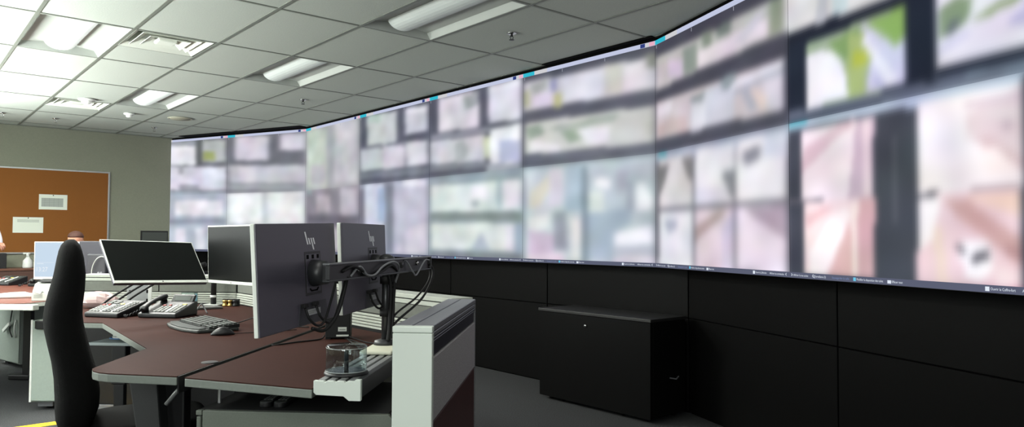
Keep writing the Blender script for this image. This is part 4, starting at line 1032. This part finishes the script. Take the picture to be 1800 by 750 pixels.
# local x = away to the wall, local y = along the wall
D, LN, HT = .40, 1.14, .73
MB().box(.02, D, .015, LN-.005, .05, .70).obj('body', M_black, bc)
MB().box(-.005, D+.01, -.005, LN+.01, .702, .724).obj('top', mat('cabinet_top_black', (26, 26, 26), .5, noise=.1), bc, bevel=.003)
MB().box(.0, .018, .002, LN-.004, .03, .700).obj('door', mat('cabinet_door_black', (8, 8, 8), .5, spec=.1, noise=.1, nscale=60), bc, bevel=.0015, seg=1)
MB().cyl((-.012, .62, .625), (.0, .62, .625), .012, n=16).obj('lock', M_chrome, bc, smooth=True)
MB().box(-.016, -.012, .612, .628, .621, .629).obj('key', M_chrome, bc)
MB().box(.03, D-.01, -.002, .0145, .04, .70).obj('side_panel', mat('cabinet_side_black', (7, 7, 7), .55, spec=.15), bc)
MB().tube([(.20, -.012, .30), (.25, -.03, .29), (.30, -.012, .30)], .005, 8).obj('side_handle', M_capgrey, bc)
for y in (.08, .30, LN-.09, LN-.22):
    for x in (.06, D-.06):
        MB().cyl((x, y-.012, .025), (x, y+.012, .025), .025, n=14).obj('caster', M_rubber, bc, smooth=True)
        MB().box(x-.012, x+.012, y-.016, y+.016, .045, .053).obj('caster_plate', M_alu, bc)

# ================================================================== FAR WORKSTATION (left)
FZ = .80
fp = [(-5.45, 4.98), (-3.98, 5.035), (-3.94, 5.06), (-3.92, 5.10), (-3.92, 6.05), (-4.2, 6.95), (-5.75, 7.08), (-5.75, 5.9)]
ft, fc = desk('far_desk', 'reddish brown desk with pale edge at the left behind the office chair', fp, FZ, .034, M_wood2)
for ob in ft.children:
    if ob.name.startswith('edge_band'): ob.data.materials[0] = M_offwhite
MB().box(-4.35-fc[0], -3.80-fc[0], 4.97-fc[1], 5.03-fc[1], FZ-.042, FZ-.004).obj('front_rail', M_offwhite, ft, bevel=.003)
for x, y in ((-4.86, 6.31), (-4.3, 6.75), (-5.6, 6.2)):
    MB().box(x-fc[0]-.035, x-fc[0]+.035, y-fc[1]-.025, y-fc[1]+.025, .03, FZ-.035).obj('leg', M_plastic, ft, bevel=.004)
MB().box(-5.02-fc[0], -4.82-fc[0], 6.27-fc[1], 6.35-fc[1], 0, .05).obj('foot', M_plastic, ft, bevel=.012)

pd = thing('mobile_pedestal', 'light grey mobile pedestal with black pull under the far desk', 'pedestal', (-3.69, 5.24, 0), R(6))
MB().box(-.30, .12, .0, .50, .06, .66).obj('body', mat('pedestal_grey', (150, 160, 152), .55, noise=.03, nscale=50), pd, bevel=.004)
MB().box(-.285, .12, -.012, -.001, .07, .655).obj('front', mat('pedestal_front', (148, 160, 152), .55, noise=.03, nscale=60), pd, bevel=.003)
MB().box(-.302, -.287, -.010, .0, .06, .665).obj('edge_strip', M_white, pd, bevel=.002)
pl = [(-.262, 0), (-.12, 0), (-.12, -.03), (-.15, -.05), (-.235, -.05), (-.262, -.03)]
MB().prism(pl, .60, .66).obj('pull', M_plastic, pd, bevel=.006)
for x in (-.2, .04):
    for y in (.08, .42):
        MB().box(x-.06, x+.05, y-.05, y+.05, .02, .059).obj('caster_plate', M_capgrey, pd, bevel=.004)
        MB().cyl((x-.012, y, .025), (x+.012, y, .025), .025, n=12).obj('caster', M_plastic, pd, smooth=True)

tw = thing('computer_cabinet', 'grey steel computer cabinet with handle at the left edge under the far desk', 'cabinet', (-5.50, 6.92, 0), R(-32))
MB().box(-.34, .20, .0, .30, .04, .70).obj('body', mat('tower_grey', (126, 134, 128), .5, noise=.05, nscale=60), tw, bevel=.005)
MB().box(-.335, .195, -.012, -.001, .05, .69).obj('door', mat('tower_grey_front', (128, 136, 130), .45, noise=.05, nscale=60), tw, bevel=.003)
for i in range(7):
    MB().box(-.30, .06, -.0135, -.0115, .56+i*.014, .566+i*.014).obj('vent_slot', M_keydark, tw)
MB().tube([(.14, -.02, .30), (.15, -.035, .36), (.15, -.035, .42), (.14, -.02, .47)], .008, 8).obj('handle', M_white, tw, smooth=True)
MB().box(-.06, .12, -.05, -.03, .355, .385).obj('tag', M_white, tw, rot=(0, R(-28), 0), loc=(.12, 0, .05))
MB().tube(bez([(.10, -.02, .72), (.08, -.03, .60), (.03, -.03, .45), (.02, -.03, .36), (.08, -.03, .30)]), .006, 6).obj('cable', M_rubber, tw, smooth=True)
for x in (-.26, .12):
    MB().box(x-.04, x+.04, .05, .26, 0, .041).obj('foot', M_plastic, tw)

desk_phone('far desk phone with green display beside the light blue screen', (-5.12, 6.78, FZ), R(2), green=True, group='phones on the far desk')
desk_phone('far desk phone cut off by the left edge of the photo', (-5.62, 6.86, FZ), R(-6), handset=False, display=False, group='phones on the far desk')

pr = thing('label_printer', 'small off white label printer at the edge of the far desk', 'printer', (-3.965, 5.33, FZ), R(18))
MB().box(-.085, .10, -.06, .12, .0, .062).obj('base', M_offwhite, pr, bevel=.004)
MB().add([(-.085, -.05, .064), (.10, -.05, .064), (.10, .12, .064), (-.085, .12, .064), (-.078, -.02, .125), (.10, -.02, .125), (.10, .12, .155), (-.078, .12, .155)],
         [(3,2,1,0), (4,5,6,7), (0,1,5,4), (1,2,6,5), (2,3,7,6), (3,0,4,7)]).obj('cover', M_offwhite, pr, bevel=.006)
MB().box(-.06, .09, .0, .11, .150, .158).obj('lid', M_plastic, pr, bevel=.004, rot=(R(8), 0, 0), loc=(0, 0, -.012))
MB().box(-.03, .025, -.004, .004, -.026, .026).obj('paper_label', M_white, pr, loc=(-.035, -.062, .085), rot=(R(-20), R(25), 0))
for i in range(4): MB().box(-.07, -.01, -.0615, -.0595, .022+i*.007, .025+i*.007).obj('vent_slot', M_ink, pr)
cable('white cable lying along the front of the far desk', [(-5.3, 5.62, FZ+.012), (-4.9, 5.45, FZ+.012), (-4.55, 5.42, FZ+.014), (-4.25, 5.48, FZ+.02), (-4.1, 5.60, FZ+.03), (-4.06, 5.75, FZ+.02)], .016, M_white, group='cables on the far desk')
sn = thing('barcode_scanner', 'grey handset with white cable on the far desk', 'scanner', (-4.42, 5.56, FZ), R(20))
MB().tube([(-.10, 0, .018), (.0, .0, .024), (.08, .0, .022), (.13, .01, .016)], [.012, .016, .02, .010], 10).obj('body', M_offwhite, sn, smooth=True)
cable('light blue cable end hanging at the left edge below the far desk', [(-4.90, 5.28, .74), (-4.83, 5.20, .73), (-4.76, 5.16, .72), (-4.70, 5.18, .735)], .012, mat('light_blue_cable', (120, 190, 205), .5), group='cables on the far desk')

# light blue lock screen monitor
E_lock = emat('lock_screen_blue', (203, 221, 238)); E_white = emat('lock_white', (240, 245, 250))
lm = thing('computer_monitor', 'monitor with pale blue lock screen showing the time 13:27 on the far desk', 'monitor', (-4.80, 6.62, FZ), R(3))
MB().box(-.255, .255, .0, .02, .08, .435).obj('bezel', M_silver, lm, bevel=.003)
MB().box(-.247, .247, -.0015, -.0003, .105, .428).obj('screen', E_lock, lm)
text_part(text_mesh('13:27', .105, .042), 'clock_text', E_white, lm, (-.225, -.0022, .155))
MB().box(-.225, -.06, -.0022, -.0016, .238, .240).obj('lock_line', E_white, lm)
MB().box(-.225, -.16, -.0022, -.0016, .225, .229).obj('lock_line', E_white, lm)
MB().box(-.03, .03, .021, .05, .01, .25).obj('stand', M_silver, lm, bevel=.004)
MB().box(-.11, .11, -.06, .12, 0, .012).obj('foot', M_silver, lm, bevel=.004)
# dark backed monitor beside it with a cable ring
bm_ = thing('computer_monitor', 'dark monitor turned away behind the office chair, with white cable ring', 'monitor', (-3.95, 5.92, FZ), R(-22))
MB().box(-.27, .27, .0, .03, .10, .445).obj('back_cover', mat('monitor_back_dark', (38, 37, 46), .5), bm_, bevel=.006)
MB().box(-.27, .27, .031, .042, .10, .445).obj('bezel', M_silver, bm_, bevel=.002)
MB().box(-.12, .12, -.03, -.001, .14, .34).obj('back_bulge', mat('bulge_dark', (36, 36, 42), .5), bm_, bevel=.012)
for x in (.04, .075):
    MB().cyl((x, -.034, .18), (x, -.029, .18), .013, n=12).obj('port', M_capgrey, bm_)
MB().box(-.03, .03, .0, .03, .012, .14).obj('stand', M_plastic, bm_, bevel=.003)
MB().box(-.12, .12, -.08, .10, 0, .012).obj('foot', M_plastic, bm_, bevel=.004)
MB().tube([(.10+.13*math.cos(R(a)), -.045, .17+.15*math.sin(R(a))) for a in range(60, 260, 12)], .004, 6).obj('cable', M_offwhite, bm_, smooth=True)

# stack of trays seen between the monitors
tr = thing('paper_tray', 'stack of grey paper trays seen between the tilted and upright monitors', 'paper tray', (-3.15, 5.72, 0), R(5))
MB().box(-.16, .16, .0, .24, 0, .78).obj('cabinet', M_panel, tr, bevel=.004)
for i in range(5):
    MB().box(-.15, .15, -.005, .22, .785+i*.045, .791+i*.045).obj('tray', M_capgrey, tr)
    MB().box(-.13, .13, .0, .20, .792+i*.045, .803+i*.045).obj('paper', M_paper, tr)
for x in (-.15, .144):
    MB().box(x, x+.006, .0, .22, .78, 1.0).obj('side_frame', M_plastic, tr)

# ================================================================== FAR WALL
def wall_thing(name, label, cat, X, z, off=.0):
    x, y = rm(X, YB-off); return thing(name, label, cat, (x, y, z), ROOM)
cb = wall_thing('cork_board', 'large cork notice board in aluminium frame on the far wall', 'notice board', .10, 1.045)
CW, CHH = 2.44, 1.195
MB().box(.02, CW-.02, -.018, -.004, .02, CHH-.02).obj('cork_sheet', M_cork, cb)
for x0, x1, z0, z1 in ((0, CW, 0, .022), (0, CW, CHH-.022, CHH), (0, .022, .022, CHH-.022), (CW-.022, CW, .022, CHH-.022)):
    MB().box(x0, x1, -.026, -.002, z0, z1).obj('frame_bar', M_alu, cb, bevel=.002)
def notice(label, X, z, w, h, full):
    t = wall_thing('notice_sheet', label, 'paper', X, z, .019); t['group'] = 'sheets on the cork board'
    MB().box(0, w, -.0030, -.001, 0, h).obj('sheet', M_paper, t)
    if full:
        MB().box(.03, w-.05, -.0036, -.0028, .04, h-.05).obj('grey_table', mat('table_print', (168, 174, 168), .8), t)
        for i in range(5): MB().box(.03, w-.05, -.0042, -.0034, .05+i*.024, .054+i*.024).obj('print_line', M_ink, t)
        for i in range(4): MB().box(.07+i*.055, .073+i*.055, -.0042, -.0034, .04, h-.05).obj('print_line', M_ink, t)
    else:
        for i in range(2): MB().box(.05, w-.05, -.0042, -.0034, h-.065+.02*i, h-.058+.02*i).obj('print_line', M_ink, t)
    MB().lathe([(0, 0), (.008, 0), (.006, .006), (0, .008)], 10).obj('pin', M_plastic, t, loc=(w/2, -.003, h-.012), rot=(R(90), 0, 0))
notice('upper right white sheet with a grey table pinned on the cork board', 1.655, 1.665, .345, .212, True)
notice('lower left white sheet with one heading line pinned on the cork board', 1.358, 1.336, .356, .216, False)
x, y = rm(-.3, YB-.47)
cz_ = thing('credenza', 'long low brown credenza along the far wall under the cork board', 'credenza', (x, y, 0), ROOM)
MB().box(0, 3.45, 0, .44, .05, .83).obj('body', mat('credenza_wood', (74, 46, 36), .5, noise=.15, nscale=20, stretch=(.3, 3, 3)), cz_)
MB().box(-.01, 3.46, -.015, .45, .832, .862).obj('top', mat('credenza_top', (98, 62, 48), .4, noise=.15, nscale=20, stretch=(.3, 3, 3)), cz_, bevel=.003)
for i in range(5):
    MB().box(.01+i*.69, .68+i*.69, -.014, -.001, .08, .81).obj('door', mat('credenza_wood', (74, 46, 36)), cz_, bevel=.003)
    MB().cyl((.62+i*.69, -.03, .62), (.62+i*.69, -.03, .72), .006, n=8).obj('handle', M_alu, cz_)
MB().box(0, 3.45, .03, .43, 0, .05).obj('plinth', M_plastic, cz_)
def on_cred(X, yo=.24): return rm(X, YB-yo)
x, y = on_cred(1.50, .35)
bo = thing('pump_bottle', 'white pump bottle on the brown credenza under the cork board', 'bottle', (x, y, .862))
MB().lathe([(0, 0), (.055, 0), (.06, .02), (.055, .10), (.025, .135), (.018, .15), (0, .15)], 18).obj('bottle', M_white, bo, smooth=True)
MB().cyl((0, 0, .15), (0, 0, .19), .018, n=10).obj('neck', M_white, bo, smooth=True)
MB().box(-.06, .03, -.015, .015, .185, .205).obj('pump_head', M_white, bo, bevel=.004)
x, y = on_cred(1.12, .30)
dk = thing('pen_caddy', 'black desk caddy on the credenza at the left edge', 'caddy', (x, y, .862), ROOM)
MB().box(-.14, .14, -.1, .1, 0, .20).obj('box', M_plastic, dk, bevel=.006)
MB().box(-.14, .02, -.12, .1, .201, .26).obj('tray', M_plastic, dk, bevel=.006)
x, y = on_cred(3.10, .30)
wm = thing('computer_monitor', 'small dark monitor in front of the far wall beside the video wall corner', 'monitor', (x, y, .862), ROOM)
MB().box(-.20, .18, -.02, .0, .20, .515).obj('bezel', M_plastic, wm, bevel=.003)
MB().box(-.18, .165, -.0212, -.0202, .225, .495).obj('screen', mat('grey_screen', (70, 74, 70), .3), wm)
MB().box(-.03, .03, .001, .03, .012, .3).obj('stand', M_plastic, wm)
MB().box(-.1, .1, -.06, .08, 0, .012).obj('foot', M_plastic, wm)

# ================================================================== PEOPLE
def skin_body(name, joints, edges, m, parent=None, loc=(0, 0, 0), root=0, sub=2, rz=0):
    me = bpy.data.meshes.new(name); me.from_pydata([j[0] for j in joints], edges, [])
    o = bpy.data.objects.new(name, me); COL.objects.link(o); o.location = loc; o.rotation_euler = (0, 0, rz)
    if parent is not None: o.parent = parent
    me.materials.append(m)
    md = o.modifiers.new('skin', 'SKIN'); md.use_smooth_shade = True
    if not me.skin_vertices: me.attributes  # layer is made by the modifier below
    bpy.context.view_layer.objects.active = o
    sl = me.skin_vertices[0] if len(me.skin_vertices) else None
    if sl is None:
        bm = bmesh.new(); bm.from_mesh(me); bm.verts.layers.skin.verify(); bm.to_mesh(me); bm.free(); sl = me.skin_vertices[0]
    for i, j in enumerate(joints):
        r = j[1]; sl.data[i].radius = r if isinstance(r, tuple) else (r, r); sl.data[i].use_root = (i == root)
    s_ = o.modifiers.new('sub', 'SUBSURF'); s_.levels = sub; s_.render_levels = sub
    return o
def head_mesh(parent, base, m_skin, m_hair, yaw, bald=False, scale=1.0):
    """head about 0.23 m tall, looking along local -y before yaw"""
    n = 24; rings = []
    prof = [(0, .035, .04, .01), (.02, .052, .062, -.012), (.045, .060, .078, -.014), (.075, .066, .088, -.010), (.105, .072, .094, -.004), (.135, .076, .098, .002), (.165, .076, .098, .006), (.190, .069, .090, .008), (.210, .052, .070, .008), (.224, .028, .038, .008), (.228, .006, .008, .008)]
    for z, rx, ry, oy in prof:
        rings.append([(rx*math.cos(2*math.pi*j/n), oy+ry*math.sin(2*math.pi*j/n), z) for j in range(n)])
    mb = MB(); mb.rings(rings)
    mb.rings([[(.010*w*math.cos(2*math.pi*j/10), -.088-d+.006*math.sin(2*math.pi*j/10), z) for j in range(10)] for z, w, d in ((.075, .9, .004), (.082, 1.5, .018), (.092, 1.1, .014), (.115, .7, .004), (.125, .4, .0))])
    for s_ in (-1, 1):
        mb.rings([[(s_*.073+s_*.010*k, .004+(.017-.004*k)*math.cos(2*math.pi*j/12), .105+(.030-.006*k)*math.sin(2*math.pi*j/12)) for j in range(12)] for k in (0, .6, 1.2)])
    h = mb.obj('head', m_skin, parent, smooth=True, loc=base, rot=(0, 0, yaw)); h.scale = (scale,)*3
    for s_ in (-1, 1):
        MB().lathe([(0, -.011), (.007, -.008), (.011, 0), (.007, .008), (0, .011)], 12).obj('eye', M_plastic, h, smooth=True, loc=(s_*.030, -.083, .118))
    MB().box(-.022, .022, -.093, -.084, .048, .055).obj('mouth', mat('lips', (160, 90, 82), .5), h, bevel=.003)
    hr = MB(); rg = []
    for z, rx, ry, oy in [(.158, .078, .092, .014), (.166, .080, .100, .010), (.176, .080, .103, .006), (.192, .074, .098, .006), (.214, .058, .078, .008), (.230, .032, .044, .008), (.235, .008, .01, .008)]:
        rg.append([(rx*math.cos(2*math.pi*j/n), oy+ry*math.sin(2*math.pi*j/n), z+(.030 if math.sin(2*math.pi*j/n) < -.55 and z < .16 else 0)) for j in range(n)])
    hr.rings(rg); hr.obj('hair', m_hair, h, smooth=True)
    return h
# seated person behind the office chair: only the crown of the head shows
hx_, hy_ = -5.48, 7.80
ps_ = thing('person', 'person with short auburn hair seated behind the office chair, only the head showing', 'person', (hx_, hy_, 0))
J = [((0, 0, .52), (.16, .13)), ((0, .02, .72), (.15, .12)), ((0, .02, .92), (.17, .12)), ((0, .02, 1.02), (.10, .08)), ((0, .01, 1.10), (.052, .052)), ((0, 0, 1.15), (.05, .05)),
     ((-.20, .02, .98), (.07, .07)), ((-.26, -.04, .76), (.05, .05)), ((-.18, -.26, .84), (.04, .04)), ((.20, .02, .98), (.07, .07)), ((.26, -.04, .76), (.05, .05)), ((.18, -.26, .84), (.04, .04)),
     ((-.10, -.10, .50), (.09, .09)), ((-.12, -.46, .50), (.07, .07)), ((-.12, -.44, .10), (.05, .05)), ((.10, -.10, .50), (.09, .09)), ((.12, -.46, .50), (.07, .07)), ((.12, -.44, .10), (.05, .05))]
E_ = [(0, 1), (1, 2), (2, 3), (3, 4), (4, 5), (3, 6), (6, 7), (7, 8), (3, 9), (9, 10), (10, 11), (0, 12), (12, 13), (13, 14), (0, 15), (15, 16), (16, 17)]
skin_body('body', J, E_, M_shirt2, ps_)
head_mesh(ps_, (0, -.01, 1.125), M_skin, M_hair, R(235), scale=.95)
def hand(parent, wrist, d, up, m, s_=1):
    """palm and five fingers; d = pointing direction, up = back of hand"""
    d = Vector(d).normalized(); up = Vector(up).normalized(); sd = d.cross(up).normalized()*s_
    W = Vector(wrist); mb = MB(); n = 12; rings = []
    for f, wd_, th in ((-.02, .026, .020), (.0, .028, .019), (.03, .038, .017), (.07, .042, .015), (.092, .040, .012)):
        c_ = W+d*f; rings.append([c_+sd*wd_*math.cos(2*math.pi*j/n)+up*th*math.sin(2*math.pi*j/n) for j in range(n)])
    mb.rings(rings)
    for k_, (off, ln, cu_) in enumerate(((.030, .072, .05), (.010, .080, .55), (-.010, .074, .7), (-.028, .058, .8))):
        p = [W+d*.085+sd*off]; a = 0
        for q in range(3):
            a += cu_; p.append(p[-1]+(d*math.cos(a)-up*math.sin(a))*ln*(.42, .32, .26)[q])
        mb.tube(p, [.0095, .009, .008, .006], 8)
    p0 = W+d*.025+sd*.032
    mb.tube([p0, p0+d*.03+sd*.020-up*.012, p0+d*.058+sd*.018-up*.022, p0+d*.075+sd*.010-up*.026], [.012, .011, .009, .007], 8)
    return mb.obj('hand', m, parent, smooth=True)
# standing person, only forearm sleeve and hand reach into the frame
px_, py_ = -6.12, 7.12
sp = thing('person', 'standing person in pale shirt at the left edge, hand pointing to the right', 'person', (px_, py_, 0))
J = [((0, 0, .95), (.15, .11)), ((0, 0, 1.15), (.14, .10)), ((0, 0, 1.36), (.17, .11)), ((0, 0, 1.46), (.09, .07)), ((0, 0, 1.54), (.052, .052)), ((0, 0, 1.58), (.05, .05)),
     ((.20, -.02, 1.42), (.065, .065)), ((.305, -.03, 1.22), (.052, .052)), ((.30, -.06, 1.195), (.046, .046)), ((.34, -.10, 1.20), (.036, .036)),
     ((-.20, 0, 1.42), (.065, .065)), ((-.26, .02, 1.16), (.05, .05)), ((-.25, -.06, .92), (.035, .035))]
E_ = [(0, 1), (1, 2), (2, 3), (3, 4), (4, 5), (3, 6), (6, 7), (7, 8), (8, 9), (3, 10), (10, 11), (11, 12)]
skin_body('shirt', J, E_, M_shirt, sp)
J = [((0, 0, .94), (.14, .11)), ((.10, 0, .86), (.09, .09)), ((.11, -.01, .48), (.065, .065)), ((.11, .02, .06), (.045, .045)), ((-.10, 0, .86), (.09, .09)), ((-.11, -.01, .48), (.065, .065)), ((-.11, .02, .06), (.045, .045)), ((.11, -.16, .04), (.04, .04)), ((-.11, -.16, .04), (.04, .04))]
skin_body('trousers', J, [(0, 1), (1, 2), (2, 3), (0, 4), (4, 5), (5, 6), (3, 7), (6, 8)], M_trouser, sp)
head_mesh(sp, (0, -.01, 1.56), M_skin2, M_hair, R(60))
hand(sp, (.37, -.13, 1.205), (.75, -.45, -.02), (-.2, -.1, 1), M_skin2, 1)
hand(sp, (-.25, -.07, .90), (0, -.2, -1), (-1, 0, 0), M_skin2, -1)
